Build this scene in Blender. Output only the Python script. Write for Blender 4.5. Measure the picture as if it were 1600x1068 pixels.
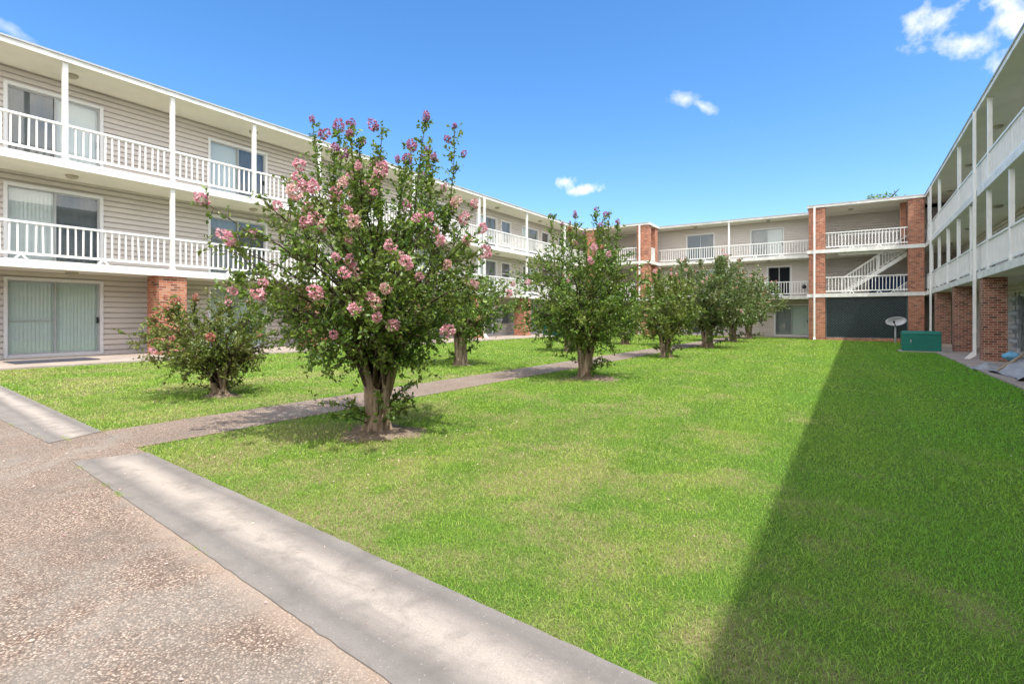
import bpy, math, random
import numpy as np
from mathutils import Vector, Matrix

for o in list(bpy.data.objects):
    bpy.data.objects.remove(o)
scene = bpy.context.scene
COL = scene.collection
R = math.radians

# ------------------------------------------------------------------ camera
YAW = math.atan(532 / 820)
cam_d = bpy.data.cameras.new("camera")
cam_d.sensor_width = 36
cam_d.lens = 36 * 820 / 1600
cam_d.shift_y = -37 / 1600
cam_d.clip_start = 0.05
cam_d.clip_end = 2000
cam = bpy.data.objects.new("camera", cam_d)
cam.location = (0, 0, 1.26)
cam.rotation_euler = (R(90), 0, YAW)
COL.objects.link(cam)
scene.camera = cam

# ------------------------------------------------------------------ sun and sky
SUN_TO = Vector((-0.466, 0.21, -1)).normalized()
elev = math.asin(-SUN_TO.z)
az = math.atan2(-SUN_TO.x, -SUN_TO.y)          # clockwise from +Y
sun_d = bpy.data.lights.new("sun", 'SUN')
sun_d.energy = 1.95
sun_d.angle = R(0.5)
sun_d.color = (1.0, 0.955, 0.88)
sun = bpy.data.objects.new("sun", sun_d)
sun.rotation_euler = SUN_TO.to_track_quat('-Z', 'Y').to_euler()
sun.location = (10, -5, 30)
COL.objects.link(sun)

scene.view_settings.view_transform = 'Standard'
scene.view_settings.look = 'None'
scene.view_settings.gamma = 1
scene.view_settings.exposure = 1.56
scene.view_settings.use_curve_mapping = False

SKY_STRENGTH = 0.15
world = bpy.data.worlds.new("World")
scene.world = world
world.use_nodes = True
wn, wl = world.node_tree.nodes, world.node_tree.links
wn.clear()


def wnode(t, **k):
    n = wn.new(t)
    for a, b in k.items():
        setattr(n, a, b)
    return n


sky = wnode('ShaderNodeTexSky', sky_type='NISHITA', sun_disc=False, sun_elevation=elev, sun_rotation=az,
            air_density=1.0, dust_density=0.6, ozone_density=2.6)
hsv = wnode('ShaderNodeHueSaturation')
hsv.inputs['Saturation'].default_value = 1.25
hsv.inputs['Value'].default_value = 0.60
air = wnode('ShaderNodeMix', data_type='RGBA', blend_type='MULTIPLY')
air.inputs['Factor'].default_value = 1.0
wl.new(sky.outputs[0], air.inputs['A'])
air.inputs['B'].default_value = (0.97, 0.985, 1.02, 1)
wl.new(air.outputs['Result'], hsv.inputs['Color'])
tcw = wnode('ShaderNodeTexCoord')
nz = wnode('ShaderNodeTexNoise')
nz.inputs['Scale'].default_value = 26
nz.inputs['Detail'].default_value = 7
nz.inputs['Roughness'].default_value = 0.6
wl.new(tcw.outputs['Generated'], nz.inputs['Vector'])
nz2 = wnode('ShaderNodeTexNoise')
nz2.inputs['Scale'].default_value = 9
nz2.inputs['Detail'].default_value = 3
wl.new(tcw.outputs['Generated'], nz2.inputs['Vector'])


def wmath(op, a, b=None, clamp=False):
    n = wnode('ShaderNodeMath', operation=op, use_clamp=clamp)
    for i, v in enumerate((a, b)):
        if v is None:
            continue
        if isinstance(v, (int, float)):
            n.inputs[i].default_value = v
        else:
            wl.new(v, n.inputs[i])
    return n.outputs[0]


def direction(px, py):
    v = Vector(((px - 800) / 820, 1, (497 - py) / 820))
    v.rotate(Matrix.Rotation(YAW, 3, 'Z'))
    return v.normalized()


# small cumulus wisps, each a soft patch of sky round a compass direction: (px, py, half width, half height, tilt, strength)
CLOUDS = [(1455, 28, 40, 36, 0, .95), (1525, 66, 66, 20, 18, .85), (1592, 22, 50, 52, 0, 1.1), (1580, 88, 30, 30, 30, .85),
          (885, 283, 17, 12, 25, 1.25), (918, 295, 34, 8, 0, 1.15), (1070, 155, 24, 11, 10, 0.62), (1098, 166, 34, 7, 35, 0.62),
          (14, 45, 26, 8, 20, 0.35)]
acc = None
for (px, py, hw, hh, tilt, st) in CLOUDS:
    cdir = direction(px, py)
    rt = cdir.cross(Vector((0, 0, 1))).normalized()
    up = rt.cross(cdir).normalized()
    t = R(-tilt)
    a_ = rt * math.cos(t) + up * math.sin(t)
    b_ = up * math.cos(t) - rt * math.sin(t)
    sub = wnode('ShaderNodeVectorMath', operation='SUBTRACT')
    wl.new(tcw.outputs['Generated'], sub.inputs[0])
    sub.inputs[1].default_value = cdir
    outs = []
    for axis, half in ((a_, hw), (b_, hh)):
        d = wnode('ShaderNodeVectorMath', operation='DOT_PRODUCT')
        wl.new(sub.outputs[0], d.inputs[0])
        cosf = 1 / math.sqrt(1 + ((px - 800) / 820) ** 2 + ((py - 497) / 820) ** 2)
        d.inputs[1].default_value = axis / (half / 820 * cosf)
        outs.append(wmath('POWER', wmath('ABSOLUTE', d.outputs['Value']), 2))
    r2 = wmath('SQRT', wmath('ADD', outs[0], outs[1]))
    # cover = strength*(1 - r) + (noise-.5)*k
    m = wmath('SUBTRACT', 1.0, r2)
    m = wmath('ADD', m, wmath('MULTIPLY', wmath('SUBTRACT', nz.outputs[0], 0.48), 4.2))
    m = wmath('MULTIPLY', m, st * .8, True)
    far = wmath('MULTIPLY', wmath('SUBTRACT', 1.9, r2, True), 1.4, True)
    m = wmath('MULTIPLY', m, far, True)
    acc = m if acc is None else wmath('MAXIMUM', acc, m)
# clouds added outside the view, overhead and behind the camera, to lift shade
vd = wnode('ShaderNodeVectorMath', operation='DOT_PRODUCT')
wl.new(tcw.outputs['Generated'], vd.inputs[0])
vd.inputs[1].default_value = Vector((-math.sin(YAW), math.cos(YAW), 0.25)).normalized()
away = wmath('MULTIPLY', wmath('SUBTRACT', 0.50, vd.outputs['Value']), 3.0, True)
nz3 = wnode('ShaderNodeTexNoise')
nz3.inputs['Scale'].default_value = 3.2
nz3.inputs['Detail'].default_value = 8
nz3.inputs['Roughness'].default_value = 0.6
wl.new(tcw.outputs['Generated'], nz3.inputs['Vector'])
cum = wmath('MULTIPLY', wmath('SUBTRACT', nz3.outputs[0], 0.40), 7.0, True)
fill_fac = wmath('MULTIPLY', cum, away, True)
mixw = wnode('ShaderNodeMix', data_type='RGBA')
wl.new(acc, mixw.inputs['Factor'])
wl.new(hsv.outputs[0], mixw.inputs['A'])
mixw.inputs['B'].default_value = (2.75, 2.8, 2.9, 1)
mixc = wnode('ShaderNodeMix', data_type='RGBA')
wl.new(fill_fac, mixc.inputs['Factor'])
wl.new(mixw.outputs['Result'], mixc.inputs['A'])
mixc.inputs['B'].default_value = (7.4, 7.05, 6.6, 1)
bg = wnode('ShaderNodeBackground')
bg.inputs['Strength'].default_value = SKY_STRENGTH
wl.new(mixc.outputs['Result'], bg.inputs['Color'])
wo = wnode('ShaderNodeOutputWorld')
wl.new(bg.outputs[0], wo.inputs['Surface'])

rng = np.random.default_rng(7)
random.seed(11)


# ------------------------------------------------------------------ materials
class NT:
    """small helper for node materials"""
    def __init__(s, name):
        s.m = bpy.data.materials.new(name)
        s.m.use_nodes = True
        s.n, s.l = s.m.node_tree.nodes, s.m.node_tree.links
        s.n.clear()
        s.out = s.n.new('ShaderNodeOutputMaterial')
        s.b = s.n.new('ShaderNodeBsdfPrincipled')
        s.l.new(s.b.outputs[0], s.out.inputs[0])
        s.geo = s.n.new('ShaderNodeNewGeometry')
        s.pos = s.geo.outputs['Position']

    def set(s, sock, v):
        if isinstance(v, (int, float)):
            sock.default_value = v
        elif isinstance(v, tuple):
            sock.default_value = v + (1,) if len(v) == 3 and sock.type == 'RGBA' else v
        else:
            s.l.new(v, sock)

    def noise(s, scale, detail=4, rough=0.55, vec=None, dist=0):
        n = s.n.new('ShaderNodeTexNoise')
        n.inputs['Scale'].default_value = scale
        n.inputs['Detail'].default_value = detail
        n.inputs['Roughness'].default_value = rough
        n.inputs['Distortion'].default_value = dist
        s.l.new(vec if vec is not None else s.pos, n.inputs['Vector'])
        return n.outputs[0]

    def scale(s, v3, vec=None):
        n = s.n.new('ShaderNodeVectorMath')
        n.operation = 'MULTIPLY'
        s.l.new(vec if vec is not None else s.pos, n.inputs[0])
        n.inputs[1].default_value = v3
        return n.outputs[0]

    def vor(s, scale, feature='F1', vec=None, rand=1.0):
        n = s.n.new('ShaderNodeTexVoronoi')
        n.feature = feature
        n.inputs['Scale'].default_value = scale
        n.inputs['Randomness'].default_value = rand
        s.l.new(vec if vec is not None else s.pos, n.inputs['Vector'])
        return n

    def math(s, op, a, b=None, c=None, clamp=False):
        n = s.n.new('ShaderNodeMath')
        n.operation = op
        n.use_clamp = clamp
        for i, v in enumerate((a, b, c)):
            if v is not None:
                s.set(n.inputs[i], v)
        return n.outputs[0]

    def ramp(s, f, *stops):
        n = s.n.new('ShaderNodeValToRGB')
        e = n.color_ramp.elements
        while len(e) < len(stops):
            e.new(0.5)
        for i, (p, c) in enumerate(stops):
            e[i].position = p
            if isinstance(c, (int, float)):
                c = (c, c, c)
            e[i].color = (*c, 1)
        s.l.new(f, n.inputs[0])
        return n.outputs[0]

    def mix(s, f, a, b, mode='MIX'):
        n = s.n.new('ShaderNodeMix')
        n.data_type = 'RGBA'
        n.blend_type = mode
        s.set(n.inputs['Factor'], f)
        s.set(n.inputs['A'], a)
        s.set(n.inputs['B'], b)
        return n.outputs['Result']

    def bump(s, h, strength=0.3, dist=0.01):
        n = s.n.new('ShaderNodeBump')
        n.inputs['Strength'].default_value = strength
        n.inputs['Distance'].default_value = dist
        s.l.new(h, n.inputs['Height'])
        s.l.new(n.outputs[0], s.b.inputs['Normal'])

    def attr(s, name):
        n = s.n.new('ShaderNodeAttribute')
        n.attribute_name = name
        return n.outputs['Fac']

    def xyz(s, vec=None):
        n = s.n.new('ShaderNodeSeparateXYZ')
        s.l.new(vec if vec is not None else s.pos, n.inputs[0])
        return n.outputs

    def fin(s, color=None, rough=0.6, metal=0.0, spec=0.5):
        if color is not None:
            s.set(s.b.inputs['Base Color'], color)
        s.set(s.b.inputs['Roughness'], rough)
        s.b.inputs['Metallic'].default_value = metal
        s.b.inputs['Specular IOR Level'].default_value = spec
        return s.m


M = {}


def paint(name, col, rough=0.45, dirt=0.12, spec=0.4, scale=3.0):
    t = NT(name)
    n = t.noise(scale, 6, 0.65)
    n2 = t.noise(28, 3, 0.6)
    dk = tuple(c * (1 - dirt * 2.2) for c in col)
    c = t.mix(t.ramp(n, (0.35, 0.0), (0.75, 1.0)), col, dk)
    c = t.mix(t.math('MULTIPLY', n2, 0.12), c, tuple(x * .6 for x in col))
    if name.startswith('white'):
        sk = t.noise(1.0, 5, 0.7, t.scale((7, 7, 0.9)))
        c = t.mix(t.ramp(sk, (0.54, 0.0), (0.80, 0.45)), c, (0.42, 0.37, 0.30))
    t.bump(n2, 0.08, 0.003)
    M[name] = t.fin(c, rough, 0, spec)


paint('white_paint', (0.87, 0.865, 0.845), 0.4, 0.05)
paint('white_fascia', (0.85, 0.835, 0.79), 0.5, 0.16, scale=2.2)
paint('door_frame', (0.74, 0.74, 0.75), 0.35, 0.04)
paint('soffit_paint', (0.80, 0.765, 0.67), 0.75, 0.07, 0.2, 0.8)
paint('stair_paint', (0.62, 0.61, 0.56), 0.6, 0.12)
paint('cabinet_green', (0.004, 0.17, 0.13), 0.45, 0.12, 0.4, 2.0)
paint('meter_grey', (0.33, 0.35, 0.36), 0.45, 0.1)
paint('panel_grey', (0.10, 0.12, 0.13), 0.5, 0.1)
paint('roof_top', (0.30, 0.29, 0.28), 0.9, 0.1)
paint('dish_grey', (0.50, 0.51, 0.53), 0.35, 0.06)
paint('black_metal', (0.02, 0.02, 0.022), 0.4, 0.0)
paint('lamp_shade', (0.42, 0.38, 0.30), 0.5, 0.1)
paint('lamp_white', (0.8, 0.8, 0.78), 0.4, 0.02)
paint('aluminium', (0.42, 0.43, 0.44), 0.3, 0.05)
paint('blue_tarp', (0.012, 0.06, 0.20), 0.5, 0.3, scale=1.2)
paint('blue_cloth', (0.16, 0.42, 0.62), 0.7, 0.15, scale=9)
paint('grey_sheet', (0.40, 0.40, 0.40), 0.55, 0.22, 0.5, 6)
paint('wood', (0.36, 0.29, 0.21), 0.7, 0.2, scale=8)
paint('pad_concrete', (0.45, 0.42, 0.38), 0.85, 0.12)
paint('brick_cap', (0.46, 0.40, 0.33), 0.85, 0.1)
paint('dark_slats', (0.005, 0.017, 0.022), 0.45, 0.3, 0.4, 5)
paint('wire', (0.17, 0.22, 0.24), 0.45, 0.1)
paint('letter_grey', (0.12, 0.12, 0.13), 0.5, 0.0)
paint('door_mat', (0.085, 0.09, 0.11), 0.95, 0.2, 0.1, 12)
paint('blind_pale', (0.72, 0.80, 0.75), 0.7, 0.03, 0.2)
paint('blind_white', (0.76, 0.80, 0.80), 0.7, 0.03, 0.2)
paint('curtain_dark', (0.16, 0.175, 0.19), 0.8, 0.1, 0.2)
paint('curtain_grey', (0.30, 0.32, 0.33), 0.8, 0.1, 0.2)
paint('interior_black', (0.010, 0.012, 0.018), 0.8, 0.1, 0.2)

# siding: lap boards with faint streaks
t = NT('siding')
n = t.noise(1.0, 5, 0.6, t.scale((0.6, 0.6, 3.0)))
n2 = t.noise(14, 4, 0.7, t.scale((1, 1, 4)))
c = t.mix(t.ramp(n, (0.3, 0), (0.75, 1)), (0.645, 0.595, 0.56), (0.55, 0.505, 0.475))
c = t.mix(t.math('MULTIPLY', n2, 0.25), c, (0.50, 0.45, 0.41))
t.bump(n2, 0.1, 0.003)
M['siding'] = t.fin(c, 0.55, 0, 0.3)

def brickmat(name, stops):
    t = NT(name)
    nx = t.xyz(t.geo.outputs['Normal'])
    p = t.xyz()
    ay = t.math('ABSOLUTE', nx[1])
    ax = t.math('ABSOLUTE', nx[0])
    u = t.math('ADD', t.math('MULTIPLY', p[0], t.math('ROUND', ay)), t.math('MULTIPLY', t.math('ADD', p[1], 0.05), t.math('ROUND', ax)))
    cb = t.n.new('ShaderNodeCombineXYZ')
    t.l.new(u, cb.inputs[0])
    t.l.new(p[2], cb.inputs[1])
    br = t.n.new('ShaderNodeTexBrick')
    t.l.new(cb.outputs[0], br.inputs['Vector'])
    br.inputs['Scale'].default_value = 1
    br.inputs['Brick Width'].default_value = 0.21
    br.inputs['Row Height'].default_value = 0.078
    br.inputs['Mortar Size'].default_value = 0.009
    br.inputs['Mortar Smooth'].default_value = 0.2
    br.inputs['Bias'].default_value = 0.0
    br.inputs['Color1'].default_value = (0, 0, 0, 1)
    br.inputs['Color2'].default_value = (1, 1, 1, 1)
    br.inputs['Mortar'].default_value = (0.5, 0.5, 0.5, 1)
    rmp = t.ramp(br.outputs['Color'], *stops)
    nn = t.noise(22, 5, 0.7)
    rmp = t.mix(t.math('MULTIPLY', nn, 0.5), rmp, (0.26, 0.08, 0.05))
    big = t.noise(1.3, 3, 0.6)
    rmp = t.mix(t.ramp(big, (0.4, 0), (0.8, 0.3)), rmp, (0.44, 0.26, 0.18))
    c = t.mix(br.outputs['Fac'], rmp, (0.40, 0.33, 0.27))
    h = t.math('SUBTRACT', t.math('MULTIPLY', nn, 0.4), br.outputs['Fac'])
    t.bump(h, 0.7, 0.008)
    M[name] = t.fin(c, 0.85, 0, 0.2)


brickmat('brick', [(0.0, (0.12, 0.045, 0.03)), (0.22, (0.36, 0.10, 0.05)), (0.5, (0.50, 0.155, 0.075)), (0.8, (0.56, 0.20, 0.10)), (1.0, (0.58, 0.30, 0.19))])
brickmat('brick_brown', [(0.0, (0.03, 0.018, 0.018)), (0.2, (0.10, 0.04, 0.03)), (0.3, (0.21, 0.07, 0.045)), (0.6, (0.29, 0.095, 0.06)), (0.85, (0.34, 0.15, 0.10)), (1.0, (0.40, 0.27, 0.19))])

# bark of crape myrtle: pale tan with dark vertical streaks
t = NT('bark')
v = t.scale((9, 9, 1.6))
n = t.noise(1.0, 6, 0.65, v, 0.6)
n2 = t.noise(30, 4, 0.6, t.scale((1, 1, .35)))
c = t.ramp(n, (0.28, (0.05, 0.035, 0.025)), (0.45, (0.20, 0.145, 0.10)), (0.60, (0.38, 0.29, 0.21)), (0.78, (0.50, 0.42, 0.33)))
c = t.mix(t.math('MULTIPLY', n2, .4), c, (0.16, .11, .08))
t.bump(t.math('ADD', n, t.math('MULTIPLY', n2, 0.5)), 0.8, 0.025)
M['bark'] = t.fin(c, 0.85, 0, 0.2)
t = NT('twig_bark')
n = t.noise(20, 3)
M['twig_bark'] = t.fin(t.ramp(n, (0.3, (0.03, 0.02, 0.014)), (0.7, (0.10, 0.07, 0.05))), 0.8, 0, 0.2)


def leafmat(name, stops, trans=0.38, rough=0.38):
    t = NT(name)
    r = t.attr('rnd')
    c = t.ramp(r, *stops)
    big = t.noise(2.2, 2)
    c = t.mix(t.ramp(big, (0.4, 0), (0.7, 0.5)), c, tuple(x * .75 for x in stops[-1][1]), 'MIX')
    t.fin(c, rough, 0, 0.5)
    tr = t.n.new('ShaderNodeBsdfTranslucent')
    c2 = t.mix(0.5, c, (0.16, 0.26, 0.02))
    t.l.new(c2, tr.inputs[0])
    ms = t.n.new('ShaderNodeMixShader')
    ms.inputs[0].default_value = trans
    t.l.new(t.b.outputs[0], ms.inputs[1])
    t.l.new(tr.outputs[0], ms.inputs[2])
    t.l.new(ms.outputs[0], t.out.inputs[0])
    M[name] = t.m


leafmat('leaf', [(0.0, (0.045, 0.11, 0.022)), (0.45, (0.115, 0.225, 0.035)), (0.85, (0.27, 0.40, 0.06)), (1.0, (0.36, 0.34, 0.08))])
leafmat('leaf_yellowish', [(0.0, (0.07, 0.13, 0.022)), (0.45, (0.17, 0.25, 0.04)), (0.85, (0.22, 0.27, 0.06)), (1.0, (0.33, 0.21, 0.08))])
leafmat('leaf_dusty', [(0.0, (0.05, 0.10, 0.03)), (0.45, (0.12, 0.20, 0.06)), (0.85, (0.24, 0.31, 0.11)), (1.0, (0.38, 0.25, 0.15))])


def petalmat(name, a, b, c3):
    t = NT(name)
    r = t.attr('rnd')
    c = t.ramp(r, (0.0, a), (0.5, b), (1.0, c3))
    t.fin(c, 0.6, 0, 0.2)
    tr = t.n.new('ShaderNodeBsdfTranslucent')
    t.l.new(c, tr.inputs[0])
    ms = t.n.new('ShaderNodeMixShader')
    ms.inputs[0].default_value = 0.35
    t.l.new(t.b.outputs[0], ms.inputs[1])
    t.l.new(tr.outputs[0], ms.inputs[2])
    t.l.new(ms.outputs[0], t.out.inputs[0])
    M[name] = t.m


petalmat('petal_pink', (0.66, 0.22, 0.32), (0.82, 0.44, 0.50), (0.90, 0.68, 0.68))
petalmat('petal_pale', (0.70, 0.34, 0.38), (0.84, 0.58, 0.54), (0.80, 0.64, 0.50))
petalmat('petal_violet', (0.34, 0.10, 0.22), (0.50, 0.20, 0.36), (0.60, 0.36, 0.50))
petalmat('petal_faded', (0.45, 0.14, 0.12), (0.58, 0.24, 0.18), (0.55, 0.34, 0.24))

# lawn: soil under the blades, and the blades
DRYN = 0.55


def lawn_mask(t):
    a = t.noise(0.85, 4, 0.6, None, 0.3)
    b = t.noise(4.5, 4, 0.65)
    d = t.math('ADD', t.math('MULTIPLY', a, 0.72), t.math('MULTIPLY', b, 0.28))
    p = t.xyz()
    # more wear near the paved edge at the front
    near = t.math('SUBTRACT', 1.0, t.math('DIVIDE', p[1], 11.0), None, True)
    d = t.math('ADD', d, t.math('MULTIPLY', near, 0.14))
    shade_side = t.math('MULTIPLY', t.math('ADD', p[0], 2.6), 0.30, None, True)
    d = t.math('SUBTRACT', d, t.math('MULTIPLY', shade_side, 0.10))  # dry patches lie left; also tones the shaded right lawn by colour
    return t.ramp(d, (0.51, 0.0), (0.64, 1.0))


t = NT('lawn_soil')
dry = lawn_mask(t)
fn = t.noise(60, 5, 0.7)
c = t.mix(dry, (0.10, 0.21, 0.03), (0.30, 0.26, 0.13))
c = t.mix(t.ramp(fn, (0.4, 0.0), (0.65, .8)), c, (0.09, 0.09, 0.035))
t.bump(fn, 0.8, 0.02)
M['lawn_soil'] = t.fin(c, 0.95, 0, 0.1)

t = NT('grass_blade')
r = t.attr('rnd')
dry = lawn_mask(t)
g1 = t.ramp(r, (0.0, (0.125, 0.25, 0.032)), (0.35, (0.235, 0.39, 0.055)), (0.75, (0.38, 0.52, 0.09)), (0.93, (0.50, 0.58, 0.15)), (1.0, (0.64, 0.56, 0.30)))
g2 = t.ramp(r, (0.0, (0.19, 0.30, 0.05)), (0.4, (0.36, 0.44, 0.12)), (0.7, (0.54, 0.48, 0.24)), (1.0, (0.62, 0.52, 0.32)))
cc = t.mix(t.math('MULTIPLY', dry, 0.8), g1, g2)
p = t.xyz()
band = t.math('SINE', t.math('MULTIPLY', t.math('ADD', p[0], t.math('MULTIPLY', p[1], .05)), 5.5))
cc = t.mix(t.math('MULTIPLY', t.math('ADD', band, 1.0), 0.12), cc, (0.50, 0.66, 0.09))
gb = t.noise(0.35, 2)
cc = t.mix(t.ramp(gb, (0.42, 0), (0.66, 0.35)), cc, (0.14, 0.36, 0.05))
shade_tint = t.math('MULTIPLY', t.math('ADD', t.math('ADD', p[0], 1.2), t.math('MULTIPLY', t.math('SUBTRACT', gb, 0.5), 4.0)), 0.22, None, True)
cc = t.mix(t.math('MULTIPLY', shade_tint, 0.9), cc, (0.17, 0.48, 0.04))  # shade tone put into colour: right lawn painted greener and brighter
t.fin(cc, 0.55, 0, 0.25)
tr = t.n.new('ShaderNodeBsdfTranslucent')
t.l.new(t.mix(0.4, cc, (0.34, 0.52, 0.03)), tr.inputs[0])
ms = t.n.new('ShaderNodeMixShader')
ms.inputs[0].default_value = 0.42
t.l.new(t.b.outputs[0], ms.inputs[1])
t.l.new(tr.outputs[0], ms.inputs[2])
t.l.new(ms.outputs[0], t.out.inputs[0])
M['grass_blade'] = t.m


# pebble aggregate
def aggregate(name, fade):
    t = NT(name)
    big = t.noise(0.9, 4, 0.6)
    wob = t.noise(9, 3)
    v1 = t.vor(104)
    v2 = t.vor(60)
    rc = t.xyz(v1.outputs['Color'])
    rc2 = t.xyz(v2.outputs['Color'])
    stone = t.ramp(rc[0], (0.0, (0.13, 0.10, 0.08)), (0.3, (0.23, 0.17, 0.135)), (0.6, (0.32, 0.245, 0.20)), (0.85, (0.40, 0.32, 0.265)), (1.0, (0.56, 0.48, 0.40)))
    stone2 = t.ramp(rc2[1], (0.0, (0.25, 0.15, 0.11)), (0.5, (0.35, 0.27, 0.22)), (1.0, (0.52, 0.44, 0.37)))
    e2 = t.ramp(v2.outputs['Distance'], (0.30, 1.0), (0.42, 0.0))
    sel = t.math('MULTIPLY', e2, t.ramp(rc2[2], (0.52, 0.0), (0.56, 1.0)))
    c = t.mix(sel, stone, stone2)
    gap = t.ramp(v1.outputs['Distance'], (0.40, 0.0), (0.62, 1.0))
    gap = t.math('MULTIPLY', gap, t.math('SUBTRACT', 1.0, sel))
    c = t.mix(t.math('MULTIPLY', gap, 0.85), c, (0.11, 0.08, 0.062))
    c = t.mix(t.ramp(big, (0.42, 0.0), (0.72, 0.5)), c, (0.20, 0.165, 0.14))
    st = t.noise(2.8, 5, 0.7)
    c = t.mix(t.ramp(st, (0.53, 0.0), (0.70, 0.6)), c, (0.15, 0.135, 0.12))
    st2 = t.noise(0.75, 5, 0.75, None, 1.0)
    c = t.mix(t.ramp(st2, (0.50, 0.0), (0.62, 0.42)), c, (0.26, 0.25, 0.23))
    pale = t.noise(1.7, 4, 0.6, t.scale((1, 1, 1)), .5)
    c = t.mix(t.ramp(pale, (0.6, 0.0), (0.85, 0.25)), c, (0.52, 0.42, 0.35))
    if fade:   # cement skim along the joint with the concrete strip
        p = t.xyz()
        lim = t.math('SUBTRACT', t.math('ADD', 1.82, t.math('MULTIPLY', t.math('ADD', p[0], 5.96), -0.1)), p[1])
        lim = t.math('ADD', lim, t.math('MULTIPLY', t.math('SUBTRACT', wob, 0.5), 0.16))
        sk = t.math('MULTIPLY', t.ramp(lim, (0.02, 0.9), (0.12, 0.0)), t.math('MULTIPLY', t.math('ADD', p[0], 4.9), 0.7, None, True))
        c = t.mix(t.math('MULTIPLY', sk, .6), c, (0.38, 0.30, 0.245))
    c = t.mix(1.0, c, (1.0, 0.98, 0.94), 'MULTIPLY')
    hh = t.math('SUBTRACT', 1.0, t.math('MINIMUM', v1.outputs['Distance'], 0.7))
    t.bump(hh, 0.55, 0.006)
    M[name] = t.fin(c, 0.8, 0, 0.3)


aggregate('aggregate', True)
aggregate('aggregate_path', False)

# worn concrete strip: pale scoured middle, grey lichen-dark sides
t = NT('strip_concrete')
p = t.xyz()
e = t.math('SUBTRACT', t.math('ADD', 2.34, t.math('MULTIPLY', t.math('ADD', p[0], 5.74), -0.0824)), p[1])
wid = t.math('ADD', 0.60, t.math('MULTIPLY', p[0], 0.018))
vv = t.math('DIVIDE', e, wid)
nn = t.noise(1.0, 6, 0.6, t.scale((0.7, 4.0, 1)), 0.2)
n3 = t.noise(5, 6, 0.65)
cen = t.math('ABSOLUTE', t.math('SUBTRACT', vv, 0.50))
m = t.math('ADD', cen, t.math('MULTIPLY', t.math('SUBTRACT', nn, 0.5), 0.20))
c = t.ramp(m, (0.05, (0.49, 0.44, 0.385)), (0.19, (0.37, 0.335, 0.30)), (0.34, (0.225, 0.21, 0.195)), (0.48, (0.28, 0.26, 0.24)))
c = t.mix(t.ramp(n3, (0.47, 0.0), (0.72, 0.6)), c, (0.15, 0.137, 0.125))
blot = t.noise(1.0, 7, 0.7, t.scale((0.9, 5.0, 1)), 0.3)
c = t.mix(t.ramp(blot, (0.50, 0.0), (0.72, 0.35)), c, (0.14, 0.128, 0.12))
c = t.mix(t.ramp(t.noise(2.1, 5, .7), (0.55, 0.0), (0.8, 0.3)), c, (0.44, 0.40, 0.36))
fine = t.noise(140, 3, 0.7)
c = t.mix(t.ramp(fine, (0.35, 0.35), (0.6, 0.0)), c, (0.15, 0.14, 0.13))
vs = t.vor(75)
sp = t.math('MULTIPLY', t.ramp(vs.outputs['Distance'], (0.14, 1.0), (0.24, 0.0)), t.ramp(t.xyz(vs.outputs['Color'])[0], (0.84, 0.0), (0.88, 0.6)))
c = t.mix(sp, c, (0.62, 0.58, 0.52))
c = t.mix(1.0, c, (0.86, 0.84, 0.83), 'MULTIPLY')
t.bump(t.math('ADD', fine, n3), 0.35, 0.006)
M['strip_concrete'] = t.fin(c, 0.85, 0, 0.25)

t = NT('walk_concrete')
nn = t.noise(1.2, 6, 0.65)
fine = t.noise(70, 3, 0.7)
c = t.ramp(nn, (0.3, (0.30, 0.25, 0.215)), (0.7, (0.47, 0.395, 0.335)))
c = t.mix(t.math('MULTIPLY', fine, 0.3), c, (0.2, 0.17, 0.15))
t.bump(fine, 0.3, 0.004)
M['walk_concrete'] = t.fin(c, 0.9, 0, 0.2)

t = NT('bare_soil')
nn = t.noise(9, 6, 0.7)
fine = t.noise(45, 4, 0.7)
c = t.ramp(nn, (0.3, (0.14, 0.105, 0.07)), (0.55, (0.29, 0.22, 0.16)), (0.75, (0.42, 0.34, 0.26)))
c = t.mix(t.ramp(fine, (0.5, 0), (0.7, .6)), c, (0.09, 0.07, 0.045))
t.bump(t.math('ADD', nn, fine), 0.8, 0.03)
M['bare_soil'] = t.fin(c, 0.95, 0, 0.1)

# window glass
t = NT('glass')
t.n.remove(t.b)
tb = t.n.new('ShaderNodeBsdfTransparent')
tb.inputs[0].default_value = (0.86, 0.90, 0.90, 1)
gl = t.n.new('ShaderNodeBsdfGlossy')
gl.inputs['Roughness'].default_value = 0.02
fr = t.n.new('ShaderNodeFresnel')
t.l.new(t.math('SUBTRACT', 1.5, t.math('MULTIPLY', t.geo.outputs['Backfacing'], 1.5 - 1 / 1.5)), fr.inputs[0])
f2 = t.math('ADD', fr.outputs[0], 0.05)
ms = t.n.new('ShaderNodeMixShader')
t.l.new(f2, ms.inputs[0])
t.l.new(tb.outputs[0], ms.inputs[1])
t.l.new(gl.outputs[0], ms.inputs[2])
t.l.new(ms.outputs[0], t.out.inputs[0])
M['glass'] = t.m


# ------------------------------------------------------------------ object helpers
def tag(o, label=None, cat=None, group=None, kind=None):
    if label: o['label'] = label
    if cat: o['category'] = cat
    if group: o['group'] = group
    if kind: o['kind'] = kind
    return o


def empty(name, loc, label, cat, group=None):
    o = bpy.data.objects.new(name, None)
    o.empty_display_size = 0.2
    COL.objects.link(o)
    o.location = loc
    return tag(o, label, cat, group)


def link(name, me, parent=None, loc=(0, 0, 0), rot=None):
    o = bpy.data.objects.new(name, me)
    COL.objects.link(o)
    if parent is not None:
        o.parent = parent
    o.location = loc
    if rot is not None:
        o.rotation_euler = rot
    return o


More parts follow.
